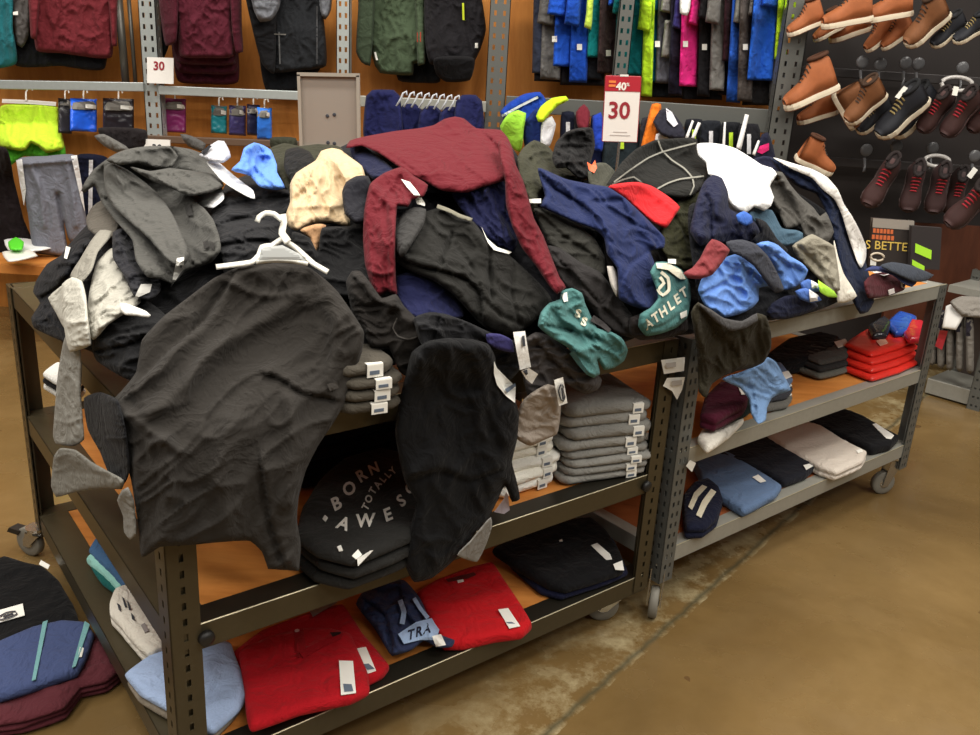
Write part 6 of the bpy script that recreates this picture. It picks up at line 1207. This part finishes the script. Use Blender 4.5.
for i, (x, y, r) in enumerate(((937, 161, .07), (957, 84, .085), (820, 72, .05))):
    p = aty(np.array(float(x)), np.array(float(y)), 4.98); m_ = MB().tube([p+np.array([r*math.cos(t), .01*math.sin(t), r*.42*math.sin(t)]) for t in np.linspace(0, 2*math.pi, 19)[:-1]], .011, 7, closed=True)
    tag(m_.build('hanger_loop', mat('clear_loop', (176, 172, 168), .25), None, True), ('clear loop hanger over the dark boot pair', 'clear loop hanger over the maroon hiking boots', 'clear loop hanger over the tan boot in the second row')[i], 'hanger')
for i, q in enumerate(([(904, 86), (908, 88), (899, 99), (895, 97)], [(954, 86), (959, 87), (957, 96), (952, 95)], [(974, 167), (978, 170), (971, 179), (967, 176)], [(812, 140), (816, 142), (814, 147), (810, 145)])):
    p = aty(np.array([float(x[0]) for x in q]), np.array([float(x[1]) for x in q]), 4.84); v = np.vstack([p, p+[0, .003, 0]])
    o = link('price_tag', v, [(0, 1, 2, 3), (7, 6, 5, 4), (0, 4, 5, 1), (1, 5, 6, 2), (2, 6, 7, 3), (3, 7, 4, 0)], PAPER, smooth=False); tag(o, ('white tag on the black sneakers in the second row', 'white tag on the maroon hiking boots', 'white tag on the large maroon boot at the right edge', 'small white tag above the tan boot in the third row')[i], 'tag')
# brown panel below the shoes
a = aty(np.array(903.), np.array(222.), 5.2); b = aty(np.array(1040.), np.array(330.), 5.2)
o = MB().box((a[0], 5.2, b[2]), (b[0]-a[0], 0, 0), (0, .03, 0), (0, 0, a[2]-b[2])).build('trim_2', wood_mat('brown_panel', (66, 34, 22), (82, 44, 28), (96, 54, 36), (3, 3, .5))); struct(o)
# package with lettering behind the grey cart
pk = board('hanging_pouch', 'black printed pouch reading S BETTE behind the end of the grey cart', 'pouch', (873, 218), (915, 221), (870, 266), 4.35, mat('dark_pouch', (48, 42, 40), .5), th=.03)
o, p, ax, w, up, h = pk
MB().box(p-up*h*.19-np.array([0, .002, 0]), ax*w*.98, (0, .03, 0), up*h*.19).build('header', mat('grey_header', (150, 142, 132), .6), o)
sign_text('lettering', o, 'S BETTE', on(pk, .36, .56), ax, up, h*.25, mat('yellow_print', (222, 190, 92), .5), bold=.0)
for k, (x_, w_) in enumerate(((.02, .5), (.0, .55))): 
    for j in range(6): MB().box(on(pk, x_+j*w_/6, .30+.13*k)-np.array([0, .001, 0]), ax*w*w_/8, (0, .002, 0), up*h*.09).build('orange_mark', mat('orange_red_print', (206, 106, 60), .5), o)
MB().tube([on(pk, .16+.16*math.cos(t), .80+.08*math.sin(t)) for t in np.linspace(0, 6.28, 17)[:-1]], .006, 6, closed=True).build('oval_outline', mat('pale_print2', (198, 184, 164), .5), o, True)
MB().box(on(pk, .0, .98)-np.array([0, .002, 0]), ax*w*.14, (0, .003, 0), up*h*.14).build('white_corner', PAPER, o)
for q in ([(916, 244), (934, 250), (931, 258), (914, 251)], [(913, 258), (926, 262), (924, 266), (911, 262)]): pass
pq = board('glove_pack', 'dark glove pack with neon green bands right of the printed pouch', 'gloves', (912, 226), (942, 228), (910, 268), 4.3, mat('dark_glove', (44, 38, 38), .8), th=.03)
for k, (fx, fy, w_, h_) in enumerate(((.14, .62, .55, .22), (.06, .92, .42, .13))): MB().box(on(pq, fx, fy)-np.array([0, .002, 0]), pq[2]*pq[3]*w_-pq[4]*.03, (0, .004, 0), pq[4]*pq[5]*h_).build('neon_band', mat('neon_green', (178, 240, 58), .5), pq[0]); 
# low steel rack with gloves at the right edge
p0 = atz(np.array(924.), np.array(394.), 0); p1 = atz(np.array(1010.), np.array(419.), 0); d_ = p1-p0; Lr = np.linalg.norm(d_); d_ /= Lr; bk = np.array([-d_[1], d_[0], 0])
bk = bk if bk[1] > 0 else -bk
rr = empty('low_rack', (p0+p1)/2, 'low grey steel rack hung with gloves at the right edge', 'rack')
bb = MB().box(p0+np.array([0, 0, .01]), d_*Lr, bk*.35, (0, 0, .09)).build('base_beam', STEEL, rr); bevel(bb, .004)
q = atz(np.array(966.), np.array(408.), 0); angle_post(q-bk*.002, d_, bk, .07, .07, .0, .72, DKSTEEL, 'post', rr, cols=2, pitch=.05, sw=.012, sh=.012)
q0 = p0+bk*.3; angle_post(q0, d_, bk, .05, .05, 0, .72, DKSTEEL, 'post', rr, cols=2, pitch=.05, sw=.012, sh=.012)
MB().box(p0+np.array([0, 0, .62]), d_*Lr, bk*.35, (0, 0, .04)).build('top_beam', STEEL, rr)
MB().box(p0+bk*.3+np.array([0, 0, .1]), d_*Lr, bk*.02, (0, 0, .52)).build('back_panel', mat('dark_panel', (62, 52, 46), .7), rr)
RB_ = plane_buf(p0+bk*.0, bk)
for i, (x, y0, y1) in enumerate(((932, 332, 366), (941, 334, 369), (950, 335, 371), (960, 336, 372), (970, 340, 374))):
    o = drape('glove', ('leftmost', 'second from the left', 'third from the left', 'fourth from the left', 'rightmost')[i]+' of the grey gloves hanging on the low rack', 'glove', [(x-4, y0-22), (x+3, y0-22), (x+4, y0), (x+3.5, y1-3), (x, y1), (x-3.5, y1-3), (x-4, y0)], cloth((128, 122, 114), .2), T=.04, R=4, wr=.006, buf=RB_, group='grey gloves on the low rack')
    patch('dark_cuff', o, [(x-4, y0-24), (x+3.5, y0-24), (x+4, y0-4), (x-4, y0-4)], cloth((52, 48, 58)), buf=RB_, T=.004, label='dark cuff')
o = drape('glove_card', 'white card with red lettering over the gloves on the low rack', 'card', [(946, 306), (960, 300), (964, 316), (956, 330), (942, 328)], SIGNW, T=.01, R=2, wr=0, buf=RB_, smooth=False)
patch('red_print', o, [(940, 330), (948, 331), (942, 350), (935, 346)], mat('red_print', (184, 50, 60), .5), buf=RB_, T=.004)
drape('towel', 'grey towel draped over the top of the low rack', 'towel', [(950, 302), (962, 296), (985, 298), (1000, 304), (1000, 322), (980, 318), (962, 316)], cloth((150, 144, 136), .3), T=.04, R=6, wr=.014, ws=8, buf=RB_)
